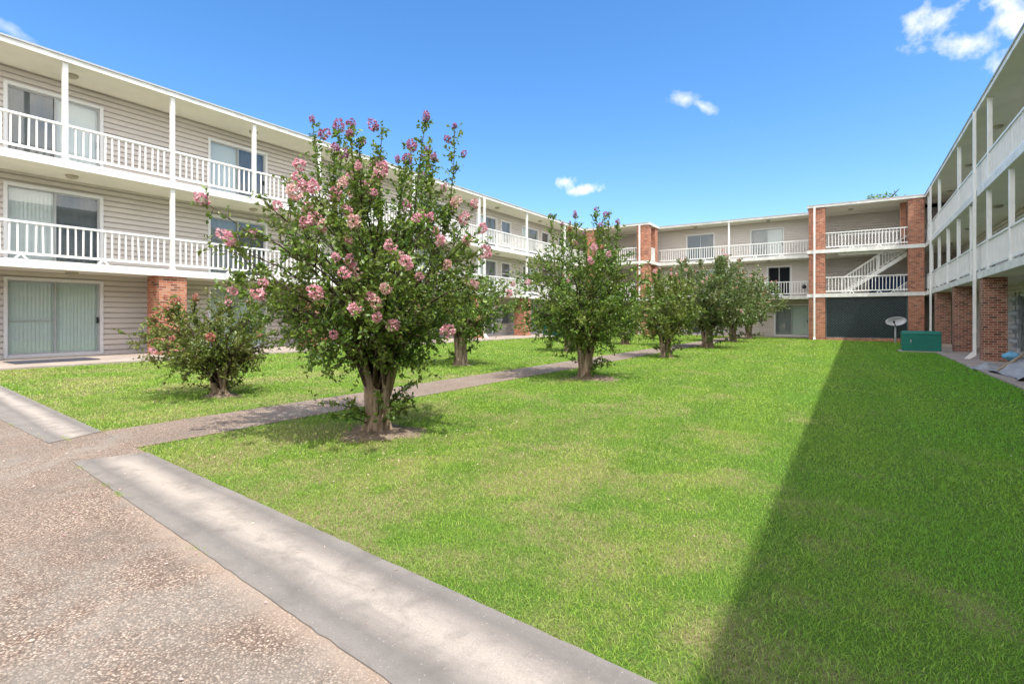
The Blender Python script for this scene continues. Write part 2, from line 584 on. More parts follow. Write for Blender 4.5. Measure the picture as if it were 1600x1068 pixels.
class MB:
    def __init__(s):
        s.v, s.f, s.m, s.mats = [], [], [], []

    def mi(s, mat):
        if mat not in s.mats:
            s.mats.append(mat)
        return s.mats.index(mat)

    def poly(s, pts, mat):
        i = len(s.v)
        s.v += [tuple(p) for p in pts]
        s.f.append(tuple(range(i, i + len(pts))))
        s.m.append(s.mi(mat))

    def hexa(s, c8, mat):
        """c8: 4 bottom corners in ring order then 4 top corners"""
        i = len(s.v)
        s.v += [tuple(p) for p in c8]
        for f in ((3, 2, 1, 0), (4, 5, 6, 7), (0, 1, 5, 4), (1, 2, 6, 5), (2, 3, 7, 6), (3, 0, 4, 7)):
            s.f.append(tuple(i + k for k in f))
            s.m.append(s.mi(mat))

    def box(s, a, b, mat, P=None):
        x0, y0, z0 = a
        x1, y1, z1 = b
        c = [(x0, y0, z0), (x1, y0, z0), (x1, y1, z0), (x0, y1, z0), (x0, y0, z1), (x1, y0, z1), (x1, y1, z1), (x0, y1, z1)]
        if P:
            c = [P(*q) for q in c]
        s.hexa(c, mat)

    def tube(s, pts, rad, mat, sides=8, cap=True):
        pts = [Vector(p) for p in pts]
        if isinstance(rad, (int, float)):
            rad = [rad] * len(pts)
        base = len(s.v)
        prev = None
        for k, p in enumerate(pts):
            d = (pts[min(k + 1, len(pts) - 1)] - pts[max(k - 1, 0)]).normalized()
            if prev is None:
                a = d.orthogonal().normalized()
            else:
                a = (prev - d * prev.dot(d)).normalized()
            prev = a
            b = d.cross(a)
            for j in range(sides):
                th = 2 * math.pi * j / sides
                s.v.append(tuple(p + (a * math.cos(th) + b * math.sin(th)) * rad[k]))
        mi = s.mi(mat)
        for k in range(len(pts) - 1):
            for j in range(sides):
                s.f.append((base + k * sides + j, base + k * sides + (j + 1) % sides,
                            base + (k + 1) * sides + (j + 1) % sides, base + (k + 1) * sides + j))
                s.m.append(mi)
        if cap:
            s.f.append(tuple(base + j for j in range(sides))[::-1])
            s.m.append(mi)
            e = base + (len(pts) - 1) * sides
            s.f.append(tuple(e + j for j in range(sides)))
            s.m.append(mi)

    def mesh(s, name, bevel=0, smooth=False):
        me = bpy.data.meshes.new(name)
        me.from_pydata(s.v, [], s.f)
        for m in s.mats:
            me.materials.append(M[m])
        me.polygons.foreach_set('material_index', s.m)
        if smooth:
            me.polygons.foreach_set('use_smooth', [True] * len(s.f))
        me.update()
        if bevel:
            import bmesh
            bm = bmesh.new()
            bm.from_mesh(me)
            bmesh.ops.recalc_face_normals(bm, faces=bm.faces)
            bmesh.ops.bevel(bm, geom=bm.edges[:], offset=bevel, segments=1, affect='EDGES')
            bm.to_mesh(me)
            bm.free()
        else:
            import bmesh
            bm = bmesh.new()
            bm.from_mesh(me)
            if smooth:
                bmesh.ops.remove_doubles(bm, verts=bm.verts, dist=1e-4)
            bmesh.ops.recalc_face_normals(bm, faces=bm.faces)
            bm.to_mesh(me)
            bm.free()
        return me

    def build(s, name, parent=None, loc=(0, 0, 0), bevel=0, smooth=False, rot=None):
        return link(name, s.mesh(name, bevel, smooth), parent, loc, rot)


def np_mesh(name, verts, faces, mat, rnd=None, smooth=False):
    """verts (n,3); faces (m,k) all of one size"""
    me = bpy.data.meshes.new(name)
    nv, (nf, k) = len(verts), faces.shape
    me.vertices.add(nv)
    me.vertices.foreach_set('co', verts.astype(np.float32).ravel())
    me.loops.add(nf * k)
    me.loops.foreach_set('vertex_index', faces.astype(np.int32).ravel())
    me.polygons.add(nf)
    me.polygons.foreach_set('loop_start', np.arange(0, nf * k, k, dtype=np.int32))
    me.polygons.foreach_set('loop_total', np.full(nf, k, dtype=np.int32))
    if smooth:
        me.polygons.foreach_set('use_smooth', np.ones(nf, dtype=bool))
    me.materials.append(M[mat])
    me.update(calc_edges=True)
    if rnd is not None:
        a = me.attributes.new('rnd', 'FLOAT', 'POINT')
        a.data.foreach_set('value', rnd.astype(np.float32))
    return me


# ------------------------------------------------------------------ ground
def g(x):
    return -0.11 - 0.0105 * x


XL, XR, YB = -19.4, 5.2, 41.8          # wall planes of the three wings
EL, ER, EB = -17.8, 3.5, 40.3          # slab edges
F2, F3, RF = 2.77, 5.52, 8.34          # floor levels and roof top
SL = 0.2                               # slab thickness


def sheet(name, pts, dz, mat, subdiv=None):
    mb = MB()
    mb.poly([(x, y, g(x) + dz) for x, y in pts], mat)
    return tag(mb.build(name), kind='structure')


def slab(name, pts, dz, depth, mat, rough=0.0):
    mb = MB()
    if rough:
        q = []
        for (xa, ya), (xb, yb) in zip(pts, pts[1:] + pts[:1]):
            k = max(1, int(math.hypot(xb - xa, yb - ya) / .07))
            for i in range(k):
                f = i / k
                jx, jy = (random.gauss(0, rough), random.gauss(0, rough)) if i else (0, 0)
                q.append((xa + (xb - xa) * f + jx, ya + (yb - ya) * f + jy))
        pts = q
    top = [(x, y, g(x) + dz) for x, y in pts]
    bot = [(x, y, g(x) + dz - depth) for x, y in pts]
    mb.poly(top, mat)
    for i in range(len(pts)):
        j = (i + 1) % len(pts)
        mb.poly([bot[i], bot[j], top[j], top[i]], mat)
    return tag(mb.build(name), kind='structure')


sheet('ground', [(-300, -300), (300, -300), (300, 300), (-300, 300)], 0, 'lawn_soil')


def e1(x): return 2.34 - 0.0824 * (x + 5.74)
def e2(x): return 1.82 - 0.1 * (x + 5.96)


sheet('courtyard_paving', [(-16.3, -14), (2.8, -14), (2.8, e1(2.8)), (-5.75, e1(-5.75)), (-6.02, e1(-6.02)), (-7.12, e1(-7.12)), (-16.3, e1(-16.3))], 0.010, 'aggregate')
slab('concrete_strip', [(-5.90, e2(-5.9)), (2.8, e2(2.8) + .02), (2.8, e1(2.8)), (-5.72, e1(-5.72))], 0.018, 0.05, 'strip_concrete', .002)
slab('concrete_strip', [(-16.3, 2.35), (-6.92, 1.93), (-7.14, e1(-7.14)), (-16.3, e1(-16.3))], 0.018, 0.05, 'strip_concrete', .002)
slab('garden_path', [(-6.02, e1(-6.02)), (-6.1, 20), (-6.15, 40.1), (-7.2, 40.1), (-7.15, 20), (-7.12, e1(-7.12))], 0.014, 0.05, 'aggregate_path')
slab('walkway', [(XL - 0.3, -14), (-16.3, -14), (-16.3, 40.0), (XL - 0.3, 40.0)], 0.05, 0.12, 'walk_concrete')
slab('walkway', [(2.8, -14), (XR + 0.3, -14), (XR + 0.3, 36.2), (2.8, 36.2)], 0.035, 0.12, 'walk_concrete')
slab('walkway', [(-16.3, 40.1), (5.5, 40.1), (5.5, 42), (-16.3, 42)], 0.05, 0.12, 'walk_concrete')

TREES = [(-4.62, 4.26), (-4.96, 10.64), (-5.28, 17.64), (-5.44, 24.4), (-5.6, 31.3), (-5.6, 36.6),
         (-8.75, 4.65), (-8.97, 11.26), (-9.1, 18.0), (-9.3, 24.4), (-9.2, 31.2)]


def grass():
    # blades thin out and widen with distance from the open end of the court
    P, Wd, Hh = [], [], []
    def lawn_ok(x, y):
        ok = (y > e1(x) - 0.012 + 0.03 * np.sin(x * 9) * np.sin(x * 23 + 1)) & (y < 40.0) & (x > -16.28) & (x < 2.78)
        ok &= ~((x > -7.17 - 0.0) & (x < -6.04))
        # the strip of lawn grass behind the right stair tower front is paved by the tower plinth
        ok &= ~((y > 38.0) & (x > -2.5))
        ok &= ~((y > 38.0) & (x < -12.5))
        for i, (tx, ty) in enumerate(TREES):
            rr = 0.36 if i in (0, 1) else 0.22
            dd = np.hypot((x - tx) * 0.9, y - ty)
            ok &= ~(dd < rr * (0.75 + 0.5 * rng.random(len(x))))
        ok &= ~((x > 1.55) & (x < 3.3) & (y > 27.0) & (y < 28.4))
        return ok
    rings = [(0.0, 3.4, 11000, .0028, .021), (3.4, 5.0, 7500, .0036, .023), (5.0, 7.5, 3800, .0052, .026), (7.5, 11, 1800, .0080, .030),
             (11, 17, 700, .013, .034), (17, 27, 260, .022, .042), (27, 60, 110, .036, .045)]
    for r0, r1, dens, w, h in rings:
        x0, x1 = max(-16.3, -r1), 2.8
        y0, y1 = 1.3, min(40.0, r1)
        if y1 <= y0: continue
        n = int((x1 - x0) * (y1 - y0) * dens)
        x = rng.uniform(x0, x1, n)
        y = rng.uniform(y0, y1, n)
        dist = np.hypot(x, y)
        # keep to the view wedge (plus a wide margin on each side)
        rr = x * math.cos(YAW) + y * math.sin(YAW)
        dd = -x * math.sin(YAW) + y * math.cos(YAW)
        ok = (dist >= r0) & (dist < r1) & lawn_ok(x, y) & (dd > 0.3) & (np.abs(rr) < dd * 1.15 + 1.0)
        x, y = x[ok], y[ok]
        P.append(np.stack([x, y, g(x)], 1))
        Wd.append(w * rng.uniform(0.7, 1.4, len(x)))
        Hh.append(h * rng.uniform(0.55, 1.35, len(x)))
    # scattered taller tufts
    for k in range(420):
        wx, wy = rng.uniform(-9, 2.6), rng.uniform(2.4, 16)
        m = int(rng.integers(14, 40))
        q = rng.normal(0, .028, (m, 2)) + np.array([wx, wy])
        q = q[lawn_ok(q[:, 0], q[:, 1])]
        m = len(q)
        P.append(np.stack([q[:, 0], q[:, 1], g(q[:, 0])], 1))
        Wd.append(np.full(m, .0028 + .0007 * wy)); Hh.append(rng.uniform(.025, .055, m))
    # weeds along the joints of the concrete
    for wx, wy, k in ((-4.6, e2(-4.6), 40), (-4.9, e2(-4.9), 25), (-5.6, e2(-5.6), 20), (-7.05, 2.1, 60), (-7.3, 1.98, 30), (-3.2, e2(-3.2), 14), (-8.4, 2.0, 30), (-10, 2.07, 30)):
        q = rng.normal(0, 1, (k, 2)) * np.array([.07, .012]) + np.array([wx, wy])
        P.append(np.stack([q[:, 0], q[:, 1], g(q[:, 0]) + .008], 1))
        Wd.append(np.full(k, .0035)); Hh.append(rng.uniform(.015, .035, k))
    P = np.concatenate(P); Wd = np.concatenate(Wd); Hh = np.concatenate(Hh)
    n = len(P)
    th = rng.uniform(0, 2 * np.pi, n)
    side = np.stack([np.cos(th), np.sin(th), np.zeros(n)], 1)
    ph = rng.uniform(0, 2 * np.pi, n)
    lean = rng.uniform(0.35, 1.6, n)
    ld = np.stack([np.cos(ph), np.sin(ph), np.zeros(n)], 1)
    mid = P + ld * (Hh * lean * 0.35)[:, None] + np.array([0, 0, 1]) * (Hh * 0.6)[:, None]
    tip = P + ld * (Hh * lean)[:, None] + np.array([0, 0, 1]) * (Hh * (1.0 - 0.3 * lean))[:, None]
    w = (side * Wd[:, None])
    V = np.stack([P - w * .5, P + w * .5, mid + w * .42, mid - w * .42, tip], 1).reshape(-1, 3)
    b = np.arange(n)[:, None] * 5
    quads = b + np.array([[0, 1, 2, 3]])
    tris = b + np.array([[3, 2, 4]])
    rn = np.repeat(np.clip(rng.normal(0.45, 0.24, n), 0, 1), 5)
    me = bpy.data.meshes.new('grass')
    me.vertices.add(len(V)); me.vertices.foreach_set('co', V.astype(np.float32).ravel())
    me.loops.add(n * 7)
    me.loops.foreach_set('vertex_index', np.concatenate([quads.ravel(), tris.ravel()]).astype(np.int32))
    me.polygons.add(2 * n)
    ls = np.concatenate([np.arange(n) * 4, n * 4 + np.arange(n) * 3]).astype(np.int32)
    me.polygons.foreach_set('loop_start', ls)
    me.polygons.foreach_set('loop_total', np.concatenate([np.full(n, 4), np.full(n, 3)]).astype(np.int32))
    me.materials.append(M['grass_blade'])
    me.update(calc_edges=True)
    a = me.attributes.new('rnd', 'FLOAT', 'POINT')
    a.data.foreach_set('value', rn.astype(np.float32))
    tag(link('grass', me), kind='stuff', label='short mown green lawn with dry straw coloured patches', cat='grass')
    print('grass blades', n)


grass()

# bare soil rings round the trunks
mb = MB()
for i, (tx, ty) in enumerate(TREES):
    rr = [0.50, 0.58][i] if i < 2 else 0.30
    cx_ = tx + (0.22 if i == 1 else 0.05)
    N = 40
    rings_ = []
    ph = rng.uniform(0, 6.28, 4)
    for k, (f, hgt) in enumerate(((1.0, -0.004), (0.85, 0.012), (0.55, 0.03), (0.2, 0.05))):
        ring = []
        for j in range(N):
            th = 2 * math.pi * j / N
            q = rr * f * (1 + (0.16 * math.sin(3 * th + ph[0]) + 0.1 * math.sin(7 * th + ph[1]) + .07 * math.sin(13 * th + ph[2])) * f)
            x, y = cx_ + q * math.cos(th), ty + q * math.sin(th)
            ring.append((x, y, g(x) + hgt))
        rings_.append(ring)
    for k in range(3):
        for j in range(N):
            j2 = (j + 1) % N
            mb.poly([rings_[k][j], rings_[k][j2], rings_[k + 1][j2], rings_[k + 1][j]], 'bare_soil')
    mb.poly(rings_[3], 'bare_soil')
tag(mb.build('bare_soil'), kind='structure')


# fallen petals and dry leaves under the flowering trees
def litter():
    P = []
    for (tx, ty), n, sp in ((TREES[0], 420, 1.1), (TREES[1], 220, 1.1), (TREES[6], 120, .8)):
        q = rng.normal(0, sp, (n, 2)) + np.array([tx - .5, ty])
        P.append(q)
    P.append(np.stack([rng.uniform(-7, 2, 60), rng.uniform(1.3, 9, 60)], 1))
    P.append(np.stack([rng.uniform(-8, -1.5, 60), rng.uniform(.4, 2.2, 60)], 1))
    P = np.concatenate(P)
    n = len(P)
    z = g(P[:, 0]) + .028
    bare = (P[:, 1] < e1(P[:, 0])) | ((P[:, 0] > -7.15) & (P[:, 0] < -6.05))
    z[bare] = g(P[bare, 0]) + .022
    c = np.stack([P[:, 0], P[:, 1], z], 1)
    th = rng.uniform(0, 6.28, n)
    d = np.stack([np.cos(th), np.sin(th), rng.normal(0, .15, n)], 1)
    e = np.stack([-np.sin(th), np.cos(th), rng.normal(0, .15, n)], 1)
    L = rng.uniform(.005, .014, n)[:, None]
    V = np.stack([c - d * L, c + e * L * .5, c + d * L, c - e * L * .5 + np.array([0, 0, .004])], 1).reshape(-1, 3)
    me = np_mesh('fallen_petals', V, np.arange(n)[:, None] * 4 + np.array([[0, 1, 2, 3]]), 'petal_pale', np.repeat(rng.random(n), 4))
    tag(link('fallen_petals', me), kind='stuff', label='tiny fallen petals and dry leaf bits scattered on grass and paving', cat='petals')


litter()


# ------------------------------------------------------------------ buildings
class Wing:
    """a facade frame: u runs along the wall, n outward from it, z up"""
    def __init__(s, name, label, base, pt, cat='building', group=None):
        s.root = empty(name, base, label, cat, group)
        s.base = Vector(base)
        s.pt = pt
        s.o0 = Vector(pt(0, 0, 0))
        s.cache = {}

    def P(s, u, n, z):                     # wing-local coordinates of a fixed point
        return tuple(Vector(s.pt(u, n, z)) - s.base)

    def D(s, u, n, z):                     # direction only, for cached meshes
        return tuple(Vector(s.pt(u, n, z)) - s.o0)

    def cached(s, key, name, fn, bevel=0, smooth=False):
        if key not in s.cache:
            mb = MB()
            fn(mb)
            s.cache[key] = mb.mesh(name, bevel, smooth)
        return s.cache[key]


LEFT = Wing('apartment_wing', 'long three storey beige siding wing on the left with white balcony railings and sliding doors',
            (XL, 14, g(XL)), lambda u, n, z: (XL + n, u, z))
RIGHT = Wing('apartment_wing', 'shaded three storey wing on the right, standing on dark red brick columns',
             (XR, 14, g(XR)), lambda u, n, z: (XR - n, u, z))
BACK = Wing('apartment_wing', 'three storey wing closing the far end of the lawn between the two brick stair towers',
            (-7, YB, g(-7)), lambda u, n, z: (u, YB - n, z))


def siding_wall(W, u0, u1, z0, z1, openings, sub=None):
    mb = MB()
    H = 0.165
    mat = 'siding'
    zs = z0
    prof = [(0.0, .054), (.72, .044), (.77, .002), (1.0, .002)]     # fraction of course height, standoff

    def off(fr):
        for (f0, n0), (f1, n1) in zip(prof[:-1], prof[1:]):
            if fr <= f1 + 1e-9:
                return n0 + (n1 - n0) * (fr - f0) / (f1 - f0)
        return prof[-1][1]
    while zs < z1 - 1e-6:
        zt = min(zs + H, z1)
        cuts = sorted({zs, zt} | {zs + f * H for f, _ in prof if zs + f * H < zt} | {q for o in openings for q in (o[2], o[3]) if zs < q < zt})
        for a, b in zip(cuts[:-1], cuts[1:]):
            if b - a < 1e-6: continue
            mid = (a + b) / 2
            iv = sorted((o[0], o[1]) for o in openings if o[2] < mid < o[3])
            cur = u0
            segs = []
            for p, q in iv:
                if p > cur: segs.append((cur, min(p, u1)))
                cur = max(cur, q)
            if cur < u1: segs.append((cur, u1))
            na, nb = off((a - zs) / H), off((b - zs) / H)
            for p, q in segs:
                mb.poly([W.P(p, na, a), W.P(q, na, a), W.P(q, nb, b), W.P(p, nb, b)], mat)
                if a == zs:      # butt edge under the board
                    mb.poly([W.P(p, 0.0, a), W.P(q, 0.0, a), W.P(q, na, a), W.P(p, na, a)], mat)
        zs = zt
    o = mb.build('siding_wall', W.root)
    return o


def sliding_door(W, u, z, w=2.1, h=2.15, panes=('pale', 'pale'), handle=True, extra=None):
    """u = left edge along the wall, z = floor"""
    key = (round(w, 2), round(h, 2))
    T = 0.085
    D = W.D

    def frame(mb):
        for a, b in (((-T, -.13, -.02), (0, .074, h + T)), ((w, -.13, -.02), (w + T, .074, h + T)),
                     ((0, -.13, h), (w, .074, h + T)), ((0, -.13, -.02), (w, .035, .05))):
            mb.box(a, b, 'door_frame', D)
    fo = link('sliding_door', W.cached(('frame',) + key, 'sliding_door', frame, 0.003), W.root, W.P(u, 0, z))

    def sash(mb):
        for k in range(2):
            n0 = -0.075 if k == 0 else -0.035
            a, b = (0.0, w / 2 + .03) if k == 0 else (w / 2 - .03, w)
            s_ = .045
            for p, q in (((a, n0, .05), (a + s_, n0 + .03, h)), ((b - s_, n0, .05), (b, n0 + .03, h)),
                         ((a + s_, n0, .05), (b - s_, n0 + .03, .05 + s_)), ((a + s_, n0, h - s_), (b - s_, n0 + .03, h))):
                mb.box(p, q, 'aluminium', D)
    link('sash_frame', W.cached(('sash',) + key, 'sash_frame', sash, 0.002), fo)
    for k in range(2):
        n0 = -0.06 if k == 0 else -0.02
        a, b = (0.045, w / 2 - .015) if k == 0 else (w / 2 + .015, w - .045)

        def glass(mb, a=a, b=b, n0=n0):
            mb.poly([D(a, n0, .095), D(b, n0, .095), D(b, n0, h - .045), D(a, n0, h - .045)], 'glass')
        if panes[k] != 'black':      # door slid open: a black sheet stands for the unlit room
            link('glass_pane', W.cached(('glass', k) + key, 'glass_pane', glass), fo)
        kind = panes[k]

        def blind(mb, a=a, b=b, kind=kind):
            A, B = (0.0, w / 2) if k == 0 else (w / 2, w)
            if kind in ('pale', 'white'):
                mat = 'blind_pale' if kind == 'pale' else 'blind_white'
                nsl = int((B - A) / 0.085)
                st = (B - A) / nsl
                for i in range(nsl):
                    p = A + i * st
                    ja, jb = -.126, -.092
                    mb.poly([D(p, ja, .05), D(p + st * 1.04, jb, .05), D(p + st * 1.04, jb, h), D(p, ja, h)], mat)
            else:
                mat = {'dark': 'curtain_dark', 'grey': 'curtain_grey', 'black': 'interior_black'}[kind]
                nsl = 12
                st = (B - A) / nsl
                for i in range(nsl):
                    p = A + i * st
                    ja, jb = (-.122, -.11) if i % 2 else (-.11, -.122)
                    mb.poly([D(p, ja, .05), D(p + st, jb, .05), D(p + st, jb, h), D(p, ja, h)], mat)
        link('blinds' if kind in ('pale', 'white') else 'curtain_or_dark',
             W.cached(('blind', k, kind) + key, 'blinds' if kind in ('pale', 'white') else 'curtain_or_dark', blind), fo)
    if handle:
        def hd(mb):
            mb.box((w - .075, -.005, .92), (w - .02, .02, 1.10), 'black_metal', D)
            mb.box((w - .06, .02, .95), (w - .035, .045, 1.07), 'black_metal', D)
        link('handle', W.cached(('handle',) + key, 'handle', hd, 0.003), fo)
    if extra == 'bar':
        def bar(mb):
            mb.box((0.04, -.05, 1.0), (w / 2 - .01, -.035, 1.02), 'aluminium', D)
        link('security_bar', W.cached(('bar',) + key, 'security_bar', bar), fo)
    return (u, u + w, z, z + h)


def window(W, u, z, w, h, kind='dark'):
    D = W.D

    def fr(mb):
        T = .07
        for a, b in (((-T, -.12, -T), (0, .055, h + T)), ((w, -.12, -T), (w + T, .055, h + T)), ((0, -.12, h), (w, .055, h + T)),
                     ((0, -.12, -T), (w, .05, 0)), ((0, -.06, h / 2 - .02), (w, -.02, h / 2 + .02))):
            mb.box(a, b, 'door_frame', D)
    fo = link('window', W.cached(('win', w, h), 'window', fr, .003), W.root, W.P(u, 0, z))

    def gp(mb):
        mb.poly([D(0, -.04, 0), D(w, -.04, 0), D(w, -.04, h), D(0, -.04, h)], 'glass')
    link('glass_pane', W.cached(('wg', w, h), 'glass_pane', gp), fo)

    def cu(mb):
        n = 14
        for i in range(n):
            a, b = h * i / n, h * (i + 1) / n
            mb.poly([D(0, -.10, a), D(w, -.10, a), D(w, -.09, b), D(0, -.09, b)], 'curtain_grey' if kind == 'grey' else 'curtain_dark')
    link('blinds', W.cached(('wb', w, h, kind), 'blinds', cu), fo)
    return (u, u + w, z, z + h)


def post(W, u, n, z0, z1, s=0.115, collar=True, name='post'):
    D = W.D
    key = ('post', round(z1 - z0, 2), s, collar)

    def f(mb):
        h = z1 - z0
        mb.box((-s / 2, -s / 2, 0), (s / 2, s / 2, h), 'white_paint', D)
        if collar:
            q = s / 2 + .018
            mb.box((-q, -q, h - .03), (q, q, h - .002), 'white_paint', D)
            mb.box((-q, -q, 0), (q, q, .05), 'white_paint', D)
    return link(name, W.cached(key, name, f, 0.004), W.root, W.P(u, n, z0))


def railing(W, u0, u1, n, z, parent=None, brackets=True, H=1.0, jitter=True):
    D = W.D
    L = u1 - u0
    mb = MB()
    mb.box((0, -.045, H - .055), (L, .045, H), 'white_paint', D)
    mb.box((0, -.022, .13), (L, .022, .195), 'white_paint', D)
    nb = max(2, int(round(L / 0.168)))
    for i in range(1, nb):
        x = L * i / nb + (random.uniform(-.008, .008) if jitter else 0)
        tl = random.uniform(-.008, .008) if random.random() > .06 else random.uniform(-.035, .035)
        w_ = .019
        mb.hexa([D(x - w_, -w_, .19), D(x + w_, -w_, .19), D(x + w_, w_, .19), D(x - w_, w_, .19),
                 D(x - w_ + tl, -w_, H - .05), D(x + w_ + tl, -w_, H - .05), D(x + w_ + tl, w_, H - .05), D(x - w_ + tl, w_, H - .05)], 'white_paint')
    if brackets and L > 1.5:
        k = max(1, int(L / 1.35) - 0)
        for i in range(1, k):
            x = L * i / k
            # little splayed foot: two struts leaning together
            mb.hexa([D(x - .16, .0, .0), D(x - .10, .0, .0), D(x - .10, .03, .0), D(x - .16, .03, .0),
                     D(x - .05, .0, .13), D(x + .0, .0, .13), D(x + .0, .03, .13), D(x - .05, .03, .13)], 'white_paint')
            mb.hexa([D(x + .10, .0, .0), D(x + .16, .0, .0), D(x + .16, .03, .0), D(x + .10, .03, .0),
                     D(x + .001, .0, .13), D(x + .05, .0, .13), D(x + .05, .03, .13), D(x + .001, .03, .13)], 'white_paint')
    return mb.build('railing', W.root, W.P(u0, n, z))


def ceiling_light(W, u, n, z):
    D = W.D

    def f(mb):
        prev = None
        N = 14
        prof = [(.15, 0), (.15, -.03), (.12, -.075), (.05, -.095)]
        rings = [[D(r * math.cos(2 * math.pi * j / N), r * math.sin(2 * math.pi * j / N), zz) for j in range(N)] for r, zz in prof]
        for a, b in zip(rings[:-1], rings[1:]):
            for j in range(N):
                mb.poly([a[j], a[(j + 1) % N], b[(j + 1) % N], b[j]], 'lamp_shade')
        mb.poly(rings[-1], 'lamp_shade')
    link('ceiling_light', W.cached('light', 'ceiling_light', f, 0, True), W.root, W.P(u, n, z))


def downspout(W, u, n, z0, z1):
    mb = MB()
    D = W.D
    h = z1 - z0
    mb.box((-.05, -.04, .12), (.05, .04, h), 'white_paint', D)
    mb.hexa([D(-.05, -.04, .12), D(.05, -.04, .12), D(.05, .04, .12), D(-.05, .04, .12),
             D(-.05, -.04, .1201), D(.05, -.04, .1201), D(.05, .04, .1201), D(-.05, .04, .1201)], 'white_paint')
    mb.hexa([D(-.05, .12, .0), D(.05, .12, .0), D(.05, .26, .0), D(-.05, .26, .0),
             D(-.051, -.045, .13), D(.051, -.045, .13), D(.051, .05, .24), D(-.051, .05, .24)], 'white_paint')
    for zz in (0.9, 2.6, 4.4, 6.2):
        if zz < h:
            mb.box((-.06, -.05, zz), (.06, .045, zz + .03), 'white_paint', D)
    return mb.build('downspout', W.root, W.P(u, n, z0))


def column(W, u0, u1, n0, n1, z0, z1, name='brick_column', mat='brick'):
    mb = MB()
    mb.box(W.P(u0, n0, z0), W.P(u1, n1, z1), mat)
    # box() wants ordered corners; recalculated normals make order irrelevant
    return mb.build(name, W.root, bevel=0.006)


def shell(W, u0, u1, N, gz, slab_u=None, depth=9.0):
    """roof, soffit, fascia, slabs and wall core shared by the wings; N = slab edge distance from the wall"""
    P = W.P
    su0, su1 = slab_u or (u0, u1)
    mb = MB()
    mb.box((u0, -depth, gz - .3), (u1, -.145, RF - .16), 'curtain_dark', P)
    mb.build('wall_core', W.root)
    mb = MB()
    mb.box((u0, -depth - .5, RF - .13), (u1, N - .02, RF), 'roof_top', P)
    ro = mb.build('roof', W.root)
    mb = MB()
    mb.box((u0, -.14, RF - .16), (u1, N - .02, RF - .133), 'soffit_paint', P)
    mb.build('soffit', W.root)
    mb = MB()
    mb.box((u0, N - .017, RF - .17), (u1, N + .02, RF - .035), 'white_fascia', P)
    mb.box((u0, N - .02, RF - .033), (u1, N + .055, RF + .012), 'aluminium', P)
    mb.build('roof_fascia', W.root)
    for z in (F2, F3):
        mb = MB()
        mb.box((su0, -.14, z - SL), (su1, N - .03, z), 'soffit_paint', P)
        b = mb.build('balcony_slab', W.root)
        mb = MB()
        mb.box((su0, N - .028, z - SL - .008), (su1, N + .01, z + .01), 'white_fascia', P)
        mb.build('slab_fascia', b)


# ---------------- left wing
Wn = LEFT
N = EL - XL
shell(Wn, -14, 41.9, N, g(XL), slab_u=(-14, 41.8))
bays = [-8.2, -2.8, 2.62, 8.02, 13.42, 18.8, 24.15, 29.4, 34.8]
gz = g(EL) + .05
ops = {0: [], 1: [], 2: []}
floors = (g(XL) + .05 + .05, F2 + .02, F3 + .02)
styles = {0: [('pale', 'pale'), ('pale', 'dark'), ('grey', 'pale'), ('white', 'white'), ('pale', 'grey')],
          1: [('white', 'dark'), ('white', 'dark'), ('dark', 'pale'), ('grey', 'white'), ('dark', 'grey')],
          2: [('dark', 'white'), ('white', 'dark'), ('pale', 'grey'), ('dark', 'white'), ('dark', 'grey')]}
door_u = [-6.4, -0.95, 4.52, 9.92, 15.3, 20.7, 25.85, 31.2, 36.6]
for f in range(3):
    for i, u in enumerate(door_u):
        w = 2.1
        if f == 0 and u > 25:
            continue
        st = {(0, 2): ('pale', 'pale'), (1, 2): ('white', 'dark'), (2, 2): ('dark', 'white'), (0, 3): ('pale', 'pale'), (1, 3): ('grey', 'dark'),
              (2, 3): ('white', 'dark')}.get((f, i), styles[f][i % 5])
        ops[f].append(sliding_door(Wn, u, floors[f], w, 2.12, st, extra='bar' if (f, i) == (0, 2) else None))
        if i >= 6 and f > 0 and i < 8:
            ops[f].append(window(Wn, u + 2.75, floors[f] + .75, 1.05, 1.35))
ops[0].append(sliding_door(Wn, 25.6, floors[0], 1.9, 2.12, ('grey', 'grey')))
ops[0].append(sliding_door(Wn, 31.4, floors[0], 1.9, 2.12, ('dark', 'pale')))
siding_wall(Wn, -14, 41.8, g(XL) + .04, F2 - SL, ops[0])
siding_wall(Wn, -14, 41.8, F2, F3 - SL, ops[1])
siding_wall(Wn, -14, 41.8, F3, RF - .16, ops[2])
pn = N - .12
for b in bays:
    post(Wn, b, pn, F2, F3 - SL)
    post(Wn, b, pn, F3, RF - .16)
    column(Wn, b - .4, b + .4, N - .85, N - .06, g(EL) - .1, F2 - SL)
for b in (5.34, 10.70):
    post(Wn, b, pn, F3, RF - .16)
bb = bays + [40.2]
for a, b in zip(bb[:-1], bb[1:]):
    railing(Wn, a + .06, b - .06, pn, F2)
    if a < 12 and a > 2:
        m = (a + b) / 2 + .02
        railing(Wn, a + .06, m - .06, pn, F3)
        railing(Wn, m + .06, b - .06, pn, F3)
    else:
        railing(Wn, a + .06, b - .06, pn, F3)
downspout(Wn, 24.42, N + .07, gz, RF - .17)
downspout(Wn, 8.3, N + .07, F2 - .6, F2 - .05) if False else None
for u in [a + 1.0 for a in door_u]:
    for z in (F2 - SL, F3 - SL, RF - .16):
        ceiling_light(Wn, u + .2, .75, z)

